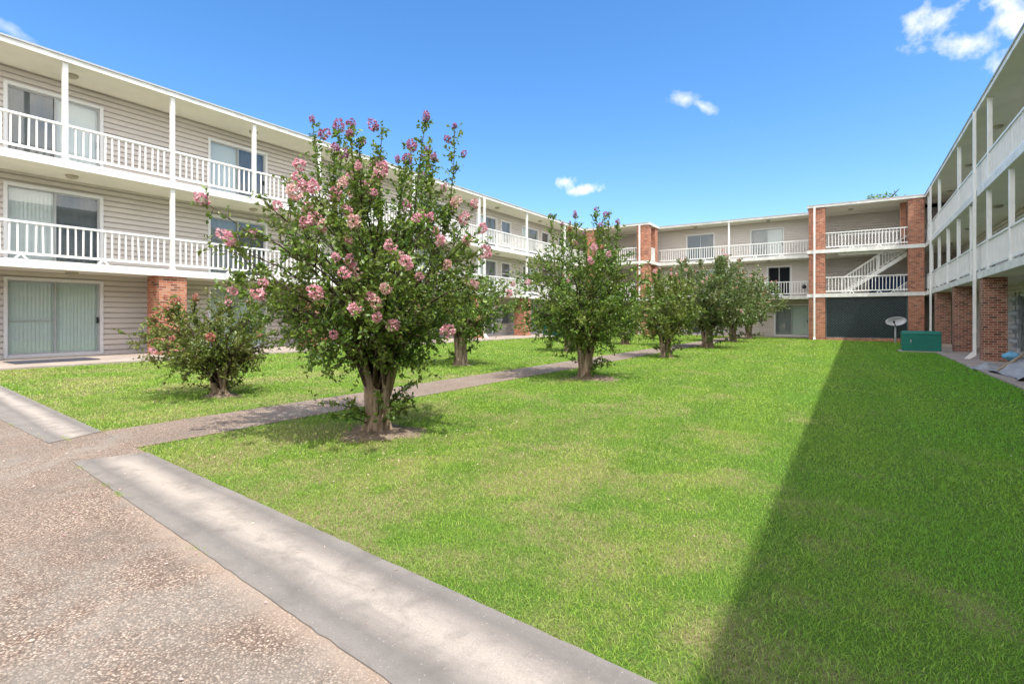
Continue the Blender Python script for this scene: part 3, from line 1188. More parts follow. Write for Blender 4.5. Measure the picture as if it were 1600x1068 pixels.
# ---------------- right wing
Wn = RIGHT
N = XR - ER
shell(Wn, -14, 41.9, N, g(XR), slab_u=(-14, 41.8))
rb = [-6.0, -.3, 5.4, 11.1, 16.8, 22.5, 28.2, 33.9]
floors = (g(XR) + .1, F2 + .02, F3 + .02)
for f in range(3):
    ops = []
    for i, a in enumerate(rb):
        ops.append(sliding_door(Wn, a + 1.9, floors[f], 2.1, 2.12, [('dark', 'dark'), ('grey', 'dark'), ('dark', 'pale')][(i + f) % 3]))
    z0 = (g(XR) + .03, F2, F3)[f]
    z1 = (F2 - SL, F3 - SL, RF - .16)[f]
    siding_wall(Wn, -14, 41.8, z0, z1, ops)
pn = N - .12
for a in rb:
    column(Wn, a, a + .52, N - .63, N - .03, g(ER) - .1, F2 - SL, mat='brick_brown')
p2 = [2.2, 5.0, 7.9, 10.7, 13.6, 16.4, 19.3, 22.1, 24.95, 27.75, 30.5, 33.4, 36.3]
p3 = [5.0, 10.7, 16.4, 22.0, 27.6, 33.35, 37.6]
for u in p2:
    post(Wn, u, pn, F2, F3 - SL)
for u in p3:
    post(Wn, u, pn, F3, RF - .16)
p2 = [-8, -2.8] + p2
p3 = [-8, -2] + p3
for lst, z in ((p2 + [40.2], F2), (p3 + [40.2], F3)):
    for a, b in zip(lst[:-1], lst[1:]):
        if b - a > .4:
            railing(Wn, a + .06, b - .06, pn, z)
downspout(Wn, 23.2, N + .07, g(ER) + .04, RF - .17)
downspout(Wn, 35.0, N + .07, g(ER) + .04, RF - .17)
for u in [a + 2.9 for a in rb]:
    for z in (F2 - SL, F3 - SL, RF - .16):
        ceiling_light(Wn, u, .8, z)

# ---------------- back wing
Wn = BACK
N = YB - EB
shell(Wn, XL + .02, XR - .02, N, g(-7), slab_u=(EL + .02, ER - .02))
fl0 = g(-4) + .1
fl = (fl0, F2 + .02, F3 + .02)
ops = [sliding_door(Wn, -4.62, fl[0], 2.05, 2.12, ('grey', 'pale')), sliding_door(Wn, -10.8, fl[0], 2.0, 2.12, ('dark', 'pale'))]
siding_wall(Wn, XL, XR, g(XL) - .2, F2 - SL, ops)
ops = [sliding_door(Wn, -5.1, fl[1], 1.42, 2.12, ('black', 'black'), handle=False), sliding_door(Wn, -10.8, fl[1], 2.0, 2.12, ('dark', 'white')),
       sliding_door(Wn, -8.5, fl[1], .9, 2.12, ('white', 'white'))]
siding_wall(Wn, XL, XR, F2, F3 - SL, ops)
ops = [sliding_door(Wn, -10.8, fl[2], 1.95, 2.12, ('dark', 'dark')), sliding_door(Wn, -6.2, fl[2], 2.05, 2.12, ('grey', 'white'))]
siding_wall(Wn, XL, XR, F3, RF - .16, ops)
pn = N - .12
for z, zt in ((F2, F3 - SL), (F3, RF - .16)):
    post(Wn, -7.5, pn, z, zt)
    for a, b in ((-12.55, -7.56), (-7.44, -2.45)):
        railing(Wn, a, b, pn, z)
for z in (F2 - SL, F3 - SL, RF - .16):
    for u in (-10, -5):
        ceiling_light(Wn, u, .8, z)
# black kettle-shaped pot hung on the railing end
mb = MB()
for k in range(1):
    prof = [(0.02, -.16), (.10, -.15), (.14, -.06), (.13, .05), (.06, .10), (.02, .13)]
    NN = 12
    rings = [[(r * math.cos(2 * math.pi * j / NN), r * math.sin(2 * math.pi * j / NN), zz) for j in range(NN)] for r, zz in prof]
    for a, b in zip(rings[:-1], rings[1:]):
        for j in range(NN):
            mb.poly([a[j], a[(j + 1) % NN], b[(j + 1) % NN], b[j]], 'black_metal')
    mb.poly(rings[0], 'black_metal'); mb.poly(rings[-1], 'black_metal')
    mb.tube([(-.08, 0, .08), (-.04, 0, .2), (.04, 0, .2), (.08, 0, .08)], .008, 'black_metal', 6)
tag(mb.build('hanging_pot', None, (-2.72, EB - .14, F2 + .62), smooth=True), 'small black round pot hung on the white railing beside the brick tower', 'pot')


# ---------------- stair towers
def tower(name, label, x0, x1, right):
    W = Wing(name, label, ((x0 + x1) / 2, 38.0, g(x0)), lambda u, n, z: (u, 38.0 - n, z), 'stair tower')
    P = W.P
    dY = EB - 38.0            # depth of the tower
    mb = MB()
    mb.box((x0, -dY + .06, RF - .13), (x1, -.02, RF), 'roof_top', P)
    mb.build('roof', W.root)
    mb = MB()
    mb.box((x0, -dY + .06, RF - .16), (x1, -.02, RF - .133), 'soffit_paint', P)
    mb.build('soffit', W.root)
    mb = MB()
    e = -.06 if right else 0
    f_ = 0 if right else .06
    mb.box((x0 + e, -.017, RF - .17), (x1 + f_, .06, RF - .035), 'white_fascia', P)
    mb.box((x0 + e, -.02, RF - .033), (x1 + f_, .09, RF + .012), 'aluminium', P)
    xs = x0 if right else x1
    sg = -1 if right else 1
    a, b = sorted((xs, xs + sg * .058))
    mb.box((a, -dY, RF - .17), (b, -.018, RF - .035), 'white_fascia', P)
    mb.box((a, -dY, RF - .033), (b, -.021, RF + .012), 'aluminium', P)
    mb.build('roof_fascia', W.root)
    # floor slabs; the right tower has a stair well behind the front gallery
    for z in (F2, F3):
        mb = MB()
        if right:
            mb.box((x0, -1.0, z - SL), (x1, -.03, z), 'soffit_paint', P)
            mb.box((x0, -dY + .06, z - SL), (-.75, -1.002, z), 'soffit_paint', P)
            mb.box((-.748, -dY + .06, z - SL), (x1, -dY + .2, z), 'soffit_paint', P)
        else:
            mb.box((x0, -dY + .06, z - SL), (x1, -.03, z), 'soffit_paint', P)
        s_ = mb.build('balcony_slab', W.root)
        mb = MB()
        mb.box((x0 + e, -.028, z - SL - .008), (x1 + f_, .03, z + .01), 'white_fascia', P)
        mb.box((a, -dY, z - SL - .008), (b, -.03, z + .01), 'white_fascia', P)
        mb.build('slab_fascia', s_)
    return W


TR = tower('stair_tower', 'right brick piered stair tower with white switchback stair and dark mesh screen below', -2.35, 3.48, True)
TL = tower('stair_tower', 'left brick piered stair tower half hidden behind the crape myrtles in the far left corner', -17.78, -12.6, False)
gzt = g(0) - .1
Wn = TR
for z0, z1 in ((gzt, F2 - SL), (F2, F3 - SL), (F3, RF - .16)):
    zz0 = z0 + (0.002 if z0 > 0 else 0)
    column(Wn, -2.33, -1.42, -.62, -.045, zz0, z1 - .002)
    column(Wn, 2.72, 3.46, -.80, -.045, zz0, z1 - .002)
    column(Wn, 2.40, 2.70, -1.45, -1.12, zz0, z1 - .002) if z0 > 3 else None
downspout(Wn, -2.0, .07, gzt + .05, RF - .17)
for z in (F2, F3):
    railing(Wn, -1.40, 2.70, -.10, z, H=1.05)
    railing(Wn, -.70, 2.35, -1.02, z, brackets=False) if z == F3 else None
ceiling_light(Wn, -.1, -1.6, RF - .16)
mb = MB()
mb.box((0, -.12, -.09), (2.3, .12, 0), 'lamp_white', Wn.D)
mb.build('tube_light', Wn.root, Wn.P(-.75, -.55, F3 - SL - .002), bevel=.01)
# low brick kerb under the screen
mb = MB()
mb.box((-1.415, -.5, gzt), (2.715, -.1, 0.06), 'brick', Wn.P)
mb.build('brick_kerb', Wn.root)


def stair_flight(W, xa, za, xb, zb, n0, n1):
    steps = 15
    mb = MB()
    P = W.P
    for i in range(steps):
        xx = xa + (xb - xa) * i / steps
        xn = xa + (xb - xa) * (i + 1) / steps
        zt = za + (zb - za) * (i + 1) / steps
        mb.box((xx - .02, n0 + .04, zt - .04), (xn, n1 - .04, zt), 'stair_paint', P)
        mb.box((xx, n0 + .042, zt - (zb - za) / steps + .001), (xx + .02, n1 - .042, zt - .041), 'stair_paint', P)
    fl_ = mb.build('staircase', W.root)
    for nn, nm in ((n1, 0), (n0, 1)):
        mb = MB()
        a, b = (nn - .035, nn)
        mb.hexa([P(xa, a, za - .12), P(xb, a, zb - .12 - .1), P(xb, b, zb - .12 - .1), P(xa, b, za - .12),
                 P(xa, a, za + .14), P(xb, a, zb + .04), P(xb, b, zb + .04), P(xa, b, za + .14)], 'white_paint')
        mb.build('stringer', fl_)
        mb = MB()
        dz = (zb - za) / (xb - xa)

        def zz(x): return za + dz * (x - xa)
        for lo, hi, hw in ((.98, 1.04, .035), (.16, .21, .02)):
            mb.hexa([P(xa, a, zz(xa) + lo), P(xb, a, zz(xb) + lo), P(xb, b + .01, zz(xb) + lo), P(xa, b + .01, zz(xa) + lo),
                     P(xa, a, zz(xa) + hi), P(xb, a, zz(xb) + hi), P(xb, b + .01, zz(xb) + hi), P(xa, b + .01, zz(xa) + hi)], 'white_paint')
        k = int((xb - xa) / .15)
        for i in range(1, k):
            x = xa + (xb - xa) * i / k
            mb.box((x - .018, a, zz(x) + .20), (x + .018, b, zz(x) + 1.0), 'white_paint', P)
        mb.box((xa - .05, a - .03, za + .001), (xa + .05, b + .03, za + 1.12), 'white_paint', P)
        xm = (xa + xb) / 2
        mb.box((xm - .04, a - .02, zz(xm) - .05), (xm + .04, b + .02, zz(xm) + 1.0), 'white_paint', P)
        mb.build('stair_railing', fl_)


stair_flight(Wn, -.55, F2, 3.2, F3, -2.0, -1.06)
stair_flight(Wn, -.55, g(0) + .0, 3.2, F2, -2.0, -1.06)
# blue sheet behind the second floor railing
mb = MB()
nseg = 26
for i in range(nseg):
    a, b = .9 + 2.4 * i / nseg, .9 + 2.4 * (i + 1) / nseg
    fa, fb = .03 * math.sin(i * 1.9), .03 * math.sin((i + 1) * 1.9)
    mb.poly([(a, 40.9 + fa, F2 + .03), (b, 40.9 + fb, F2 + .03), (b, 40.9 + fb * .3, F2 + 1.1 + .01 * math.sin(i)), (a, 40.9 + fa * .3, F2 + 1.1 + .01 * math.sin(i - 1))], 'blue_tarp')
    mb.poly([(a, 40.96 + fa, F2 + .03), (b, 40.96 + fb, F2 + .03), (b, 40.96 + fb * .3, F2 + 1.1), (a, 40.96 + fa * .3, F2 + 1.1)], 'blue_tarp')
tag(mb.build('tarpaulin'), 'deep blue tarpaulin standing behind the second floor railing of the stair tower', 'tarpaulin')

Wn = TL
for z0, z1 in ((gzt, F2 - SL), (F2, F3 - SL), (F3, RF - .16)):
    zz0 = z0 + (0.002 if z0 > 0 else 0)
    column(Wn, -13.55, -12.64, -.62, -.045, zz0, z1 - .002)
    column(Wn, -13.1, -12.64, -2.2, -1.6, zz0, z1 - .002)
    column(Wn, -17.7, -17.0, -.62, -.045, zz0, z1 - .002)
downspout(Wn, -13.3, .07, gzt + .1, RF - .17)
for z in (F2, F3):
    railing(Wn, -16.98, -13.57, -.10, z, H=1.05)
    mb = MB()
    for yy in np.arange(38.7, 39.55, .14):
        mb.box((-12.70, yy, z + .15), (-12.66, yy + .035, z + 1.0), 'white_paint')
    mb.box((-12.71, 38.63, z + .98), (-12.65, 39.59, z + 1.04), 'white_paint')
    mb.box((-12.705, 38.63, z + .10), (-12.655, 39.59, z + .16), 'white_paint')
    o = mb.build('side_railing', Wn.root)
    o.location = -Wn.base

# mesh screen under the right tower
sc = empty('mesh_fence', (0.65, 38.17, 0.05), 'dark green chain link privacy screen filling the ground floor bay of the stair tower', 'fence')
x0, x1, z0, z1 = -1.40, 2.70, .065, F2 - SL - .02
B = Vector(sc.location)
mb = MB()
mb.box((x0 - B.x, .02, z0 - B.z), (x1 - B.x, .035, z1 - B.z), 'dark_slats')
mb.build('privacy_slats', sc)
mb = MB()
step = .15
Hh = z1 - z0
k = -int(Hh / step) - 1
while x0 + k * step < x1:
    for sgn in (1, -1):
        # line x = xs + sgn*(z)
        xs = x0 + k * step if sgn == 1 else x0 + k * step + Hh
        pts = []
        za, zb = 0.0, Hh
        if sgn == 1:
            za = max(za, x0 - xs); zb = min(zb, x1 - xs)
        else:
            za = max(za, xs - x1); zb = min(zb, xs - x0)
        if zb - za > .02:
            a = Vector((xs + sgn * za, 38.172 - (.006 if sgn == 1 else 0), z0 + za)) - B
            b = Vector((xs + sgn * zb, 38.172 - (.006 if sgn == 1 else 0), z0 + zb)) - B
            # raise over the slats only one way: the rising strands show, the falling ones are half buried
            off = Vector((0, 0.006 if sgn == 1 else .0165, 0))
            mb.tube([a + off, b + off], .0048 if sgn == 1 else .0018, 'wire', 4, False)
    k += 1
mb.build('chain_link', sc)
mb = MB()
for a, b in (((x0, 38.18, z0), (x1, 38.18, z0)), ((x0, 38.18, z1), (x1, 38.18, z1)), ((x0 + .02, 38.18, z0), (x0 + .02, 38.18, z1)), ((x1 - .02, 38.18, z0), (x1 - .02, 38.18, z1))):
    mb.tube([Vector(a) - B, Vector(b) - B], .02, 'wire', 8)
mb.build('fence_rail', sc)

# ------------------------------------------------------------------ small things
# satellite dish on a pole
dx, dy = 2.02, 36.4
dish = empty('satellite_dish', (dx, dy, g(dx)), 'pale grey oval satellite dish on a slim pole before the dark screen', 'satellite dish')
mb = MB()
mb.tube([(0, 0, -.1), (0, 0, 1.02)], .045, 'dish_grey', 12)
mb.build('pole', dish, smooth=True)
mb = MB()
nr, na_ = 5, 32
rings = []
W2, H2 = .50, .26
for i in range(nr + 1):
    f = i / nr
    rings.append([(W2 * f * math.cos(2 * math.pi * j / na_), -.14 * f * f, H2 * f * math.sin(2 * math.pi * j / na_)) for j in range(na_)])
for off in (0, .02):
    for i in range(nr):
        for j in range(na_):
            j2 = (j + 1) % na_
            q = [rings[i][j], rings[i][j2], rings[i + 1][j2], rings[i + 1][j]]
            mb.poly([(a, b + off, c) for a, b, c in q], 'dish_grey')
for j in range(na_):
    j2 = (j + 1) % na_
    a, b = rings[nr][j], rings[nr][j2]
    mb.poly([a, b, (b[0], b[1] + .02, b[2]), (a[0], a[1] + .02, a[2])], 'dish_grey')
rot = (R(-12), R(-6), R(10))
rf = mb.build('reflector', dish, (0, -.06, 1.2), smooth=True, rot=rot)
# worn letters across the top of the reflector (illegible strokes, as in the photo)
mb = MB()
for i, (lx, w_, h_) in enumerate(((-.20, .05, .05), (-.12, .025, .06), (-.06, .07, .03), (.04, .05, .06), (.11, .05, .05), (.18, .06, .055), (.25, .05, .04))):
    fy = -.14 * ((lx / W2) ** 2 + (.14 / H2) ** 2)
    mb.box((lx, fy - .012, .12), (lx + w_, fy - .004, .12 + .018), 'letter_grey')
    mb.box((lx, fy - .012, .139), (lx + .018, fy - .004, .12 + h_), 'letter_grey')
mb.build('lettering', rf)
mb = MB()
mb.tube([(0, 0, 1.0), (0.0, -.25, .96), (-.10, -.62, 1.17)], .022, 'black_metal', 8)
mb.tube([(-.10, -.60, 1.16), (-.105, -.70, 1.22)], .05, 'black_metal', 10)
mb.build('receiver_arm', dish, smooth=True)


def cabinet(x, y, w, d, h, label, rotz=0):
    r = empty('utility_cabinet', (x, y, g(x)), label, 'utility box', 'green utility boxes on the lawn edge')
    r.rotation_euler = (0, 0, rotz)
    mb = MB()
    mb.box((-w / 2, 0, .05), (w / 2, d, h - .12), 'cabinet_green')
    mb.build('body', r, bevel=.02)
    mb = MB()
    mb.hexa([(-w / 2 - .015, -.02, h - .13), (w / 2 + .015, -.02, h - .13), (w / 2 + .015, d + .01, h - .13), (-w / 2 - .015, d + .01, h - .13),
             (-w / 2 + .03, .05, h), (w / 2 - .03, .05, h), (w / 2 - .03, d - .03, h), (-w / 2 + .03, d - .03, h)], 'cabinet_green')
    mb.build('lid', r, bevel=.02)
    mb = MB()
    mb.box((-w / 2 - .1, -.1, -.05), (w / 2 + .1, d + .1, .05), 'pad_concrete')
    mb.build('concrete_pad', r)
    mb = MB()
    mb.box((-w * .29, -.03, h * .52), (-w * .29 + .035, 0.0, h * .52 + .06), 'dish_grey')
    mb.tube([(-w * .29 + .017, -.03, h * .5), (-w * .29 + .017, -.04, h * .45)], .012, 'dish_grey', 6)
    mb.build('padlock', r)
    return r


cabinet(2.38, 27.2, 1.28, .95, .86, 'teal green utility box with padlock on shaded lawn by the right brick columns')
cabinet(-16.75, 30.6, 1.3, .95, .88, 'teal green utility box beside the far left brick column, partly behind the shrubs')

# door mat at the left ground floor door
mb = MB()
zz = g(-17.4) + .055
mx0, my0 = -18.35, 4.2
mb.box((mx0, my0, zz), (mx0 + 1.0, my0 + 1.75, zz + .018), 'door_mat')
for i in range(11):
    mb.box((mx0 + .05 + i * .088, my0 + .04, zz + .018), (mx0 + .09 + i * .088, my0 + 1.71, zz + .026), 'door_mat')
tag(mb.build('door_mat', bevel=.002), 'dark grey door mat lying outside the left ground floor sliding door', 'door mat')


# electric meters: right wall
def meter(x, y, z, dirx, diry, label, group, w=.26, h=.36, big=False):
    r = empty('electric_meter', (x, y, z), label, 'electric meter', group)
    r.rotation_euler = (0, 0, math.atan2(diry, dirx) + math.pi / 2)
    mb = MB()
    mb.box((-w / 2, -.12, 0), (w / 2, 0, h), 'panel_grey' if big else 'meter_grey')
    mb.build('meter_box', r, bevel=.008)
    if not big:
        mb = MB()
        N_ = 16
        prof = [(.085, -.12), (.085, -.19), (.06, -.225), (.0, -.23)]
        rings = [[(rr * math.cos(2 * math.pi * j / N_), yy, h * .6 + rr * math.sin(2 * math.pi * j / N_)) for j in range(N_)] for rr, yy in prof]
        for a, b in zip(rings[:-1], rings[1:]):
            for j in range(N_):
                mb.poly([a[j], a[(j + 1) % N_], b[(j + 1) % N_], b[j]], 'dish_grey')
        mb.build('meter_glass', r, smooth=True)
    mb = MB()
    mb.tube([(0, -.05, h), (0, -.05, h + .14)], .02, 'meter_grey', 8)
    mb.build('conduit', r)
    return r


names = ['lowest', 'second lowest', 'middle', 'second highest', 'topmost']
my = 26.2
for i in range(4):
    meter(XR - .03, my, .18 + .52 * i, -1, 0, '%s of the grey electric meters stacked on the wall behind the nearest right column' % ['lowest', 'second lowest', 'second highest', 'topmost'][i],
          'electric meters on the right wall')
    meter(XR - .03, my + .55, .18 + .52 * i, -1, 0, '%s meter in the farther stack of meters on the right wall' % ['lowest', 'second lowest', 'second highest', 'topmost'][i],
          'electric meters on the right wall')
# left wall meters at the far end
k = 0
for yy in (28.0, 28.35):
    for zq in (.95, 1.4):
        meter(XL + .03, yy, zq, 1, 0, ['lower', 'upper'][zq > 1] + ' grey round meter %s of the dark box on the far left wall' % ('left' if yy < 28.2 else 'just left'), 'electric meters on the far left wall')
meter(XL + .03, 28.9, .95, 1, 0, 'large dark grey electric panel on the far left wall by the brick column', None, .6, .85, True)
for zq in (.95, 1.4):
    meter(XL + .03, 29.5, zq, 1, 0, ['lower', 'upper'][zq > 1] + ' grey round meter right of the dark box on the far left wall', 'electric meters on the far left wall')

# tilted grey sheet with blue cloth on the right walkway
r = empty('scrap_sheet', (3.32, 16.7, g(3.32) + .04), 'crumpled grey metal sheet leaning on a timber rail on the right walkway', 'metal sheet')
mb = MB()
nu, nv = 14, 12
G = []
for i in range(nu + 1):
    row = []
    for j in range(nv + 1):
        u_, v_ = i / nu, j / nv
        x = -.32 + 1.15 * v_ + .10 * math.sin(u_ * 5)
        y = -1.15 + 2.5 * u_ - .25 * v_
        z = .02 + .62 * v_ ** 1.2 + .035 * math.sin(u_ * 11 + v_ * 7) + .02 * math.sin(v_ * 17 - u_ * 5)
        row.append((x, y, max(.01, z)))
    G.append(row)
for i in range(nu):
    for j in range(nv):
        q = [G[i][j], G[i + 1][j], G[i + 1][j + 1], G[i][j + 1]]
        mb.poly(q, 'grey_sheet')
        mb.poly([(a, b, c - .012) for a, b, c in q], 'grey_sheet')
mb.build('sheet', r, smooth=True)
mb = MB()
mb.tube([(-.12, 1.35, .02), (.1, 1.0, .36), (.32, .55, .74)], .032, 'wood', 8)
mb.tube([(-.05, -1.2, .04), (.35, -.2, .60)], .03, 'wood', 8)
mb.tube([(-.25, 1.1, .05), (.3, 1.3, .5)], .025, 'wood', 8)
mb.build('timber_rail', r)
mb = MB()
NN = 18
rings = []
for i in range(9):
    f = i / 8
    rr = math.sin(math.pi * min(.98, max(.02, f)))
    rings.append([((.19 * rr * (1 + .18 * math.sin(3 * j + i))) * math.cos(2 * math.pi * j / NN), (.16 * rr * (1 + .15 * math.sin(2 * j + 2 * i))) * math.sin(2 * math.pi * j / NN), .24 * f + .015 * math.sin(j * 1.7)) for j in range(NN)])
for a, b in zip(rings[:-1], rings[1:]):
    for j in range(NN):
        mb.poly([a[j], a[(j + 1) % NN], b[(j + 1) % NN], b[j]], 'blue_cloth')
tag(mb.build('cloth_bundle', None, (3.47, 18.5, g(3.47) + .30), smooth=True), 'light blue cloth bundle lying on top of the grey metal sheet', 'cloth')
mb = MB()
G = []
for i in range(15):
    row = []
    for j in range(11):
        u_, v_ = i / 14 - .5, j / 10 - .5
        rr = math.hypot(u_, v_) * 2
        hh_ = max(0, 1 - rr) * .16 + .035 * abs(math.sin(u_ * 13 + v_ * 9)) * (1.2 - rr) + .02 * math.sin(v_ * 21 - u_ * 8)
        row.append((u_ * .75 + .05 * math.sin(v_ * 9), v_ * .95 + .05 * math.sin(u_ * 11), max(.004, hh_)))
    G.append(row)
for i in range(14):
    for j in range(10):
        q = [G[i][j], G[i + 1][j], G[i + 1][j + 1], G[i][j + 1]]
        mb.poly(q, 'grey_sheet')
tag(mb.build('rag_heap', None, (3.10, 18.9, g(3.10) + .035), smooth=True), 'low heap of grey rags on the right walkway edge beside the metal sheet', 'rags')
mb = MB()
mb.box((0, 0, 0), (.75, .35, .16), 'brick_cap')
tag(mb.build('concrete_block', None, (3.12, 31.2, g(3.1) + .036), bevel=.01), 'low pale concrete block behind the utility box, against the far right brick column', 'block')


# ------------------------------------------------------------------ trees
def leaf_mesh(name, pos, dirs, size, mat, seed=0, rbias=0.0):
    n = len(pos)
    rg = np.random.default_rng(seed)
    d = dirs / np.maximum(1e-6, np.linalg.norm(dirs, axis=1))[:, None]
    rv = rg.normal(size=(n, 3)) + np.array([0, 0, .9])
    s_ = np.cross(d, rv)
    s_ /= np.maximum(1e-6, np.linalg.norm(s_, axis=1))[:, None]
    nn = np.cross(s_, d)
    L = size[:, None]
    w = L * .27
    base = pos
    V = np.stack([base, base + d * L * .35 + s_ * w + nn * L * .07, base + d * L * .75 + s_ * w * .72 + nn * L * .04,
                  base + d * L, base + d * L * .75 - s_ * w * .72 + nn * L * .04, base + d * L * .35 - s_ * w + nn * L * .07], 1).reshape(-1, 3)
    b = np.arange(n)[:, None] * 6
    F = np.concatenate([b + np.array([[0, 1, 2, 3]]), b + np.array([[0, 3, 4, 5]])], 0)
    rn = np.repeat(np.clip(rg.beta(2.2, 2.6, n) + rbias, 0, 1), 6)
    return np_mesh(name, V, F, mat, rn)


PANICLES = {}


def panicle_mesh(kind, variant, q=1.0):
    key = (kind, variant, q)
    if key in PANICLES:
        return PANICLES[key]
    rg = np.random.default_rng(100 + variant)
    n = int(150 * q)
    L = .20
    t_ = rg.random(n) ** 0.8
    rad = .075 * np.sin(np.clip(t_ * 1.05 + .12, 0, 1) * np.pi) ** 0.7 * np.sqrt(rg.uniform(.25, 1, n))
    # clumpy: snap to a few florets
    nfl = 15
    fa = rg.uniform(0, 6.28, nfl); ft = rg.random(nfl)
    k = rg.integers(0, nfl, n)
    th = fa[k] + rg.normal(0, .45, n)
    t_ = np.clip(ft[k] + rg.normal(0, .09, n), 0, 1)
    rad = .085 * np.sin(np.clip(t_ * .85 + .15, 0, 1) * np.pi) ** 0.6 * rg.uniform(.55, 1.05, n)
    pos = np.stack([rad * np.cos(th), rad * np.sin(th), L * t_], 1)
    dirs = np.stack([np.cos(th), np.sin(th), rg.normal(.2, .6, n)], 1) + rg.normal(0, .5, (n, 3))
    size = rg.uniform(.020, .036, n) * (1 / math.sqrt(q))
    d = dirs / np.linalg.norm(dirs, axis=1)[:, None]
    s_ = np.cross(d, rg.normal(size=(n, 3))); s_ /= np.linalg.norm(s_, axis=1)[:, None]
    nn = np.cross(s_, d)
    S = size[:, None]
    V = np.stack([pos - s_ * S * .5 - d * S * .2, pos + s_ * S * .5 + nn * S * .3, pos + d * S * .9 + s_ * S * .3, pos + d * S * .7 - s_ * S * .5 + nn * S * .25], 1).reshape(-1, 3)
    F = np.arange(n)[:, None] * 4 + np.array([[0, 1, 2, 3]])
    me = np_mesh('flower_cluster', V, F, {'pink': 'petal_pink', 'pale': 'petal_pale', 'violet': 'petal_violet', 'faded': 'petal_faded'}[kind], np.repeat(rg.random(n), 4))
    PANICLES[key] = me
    return me


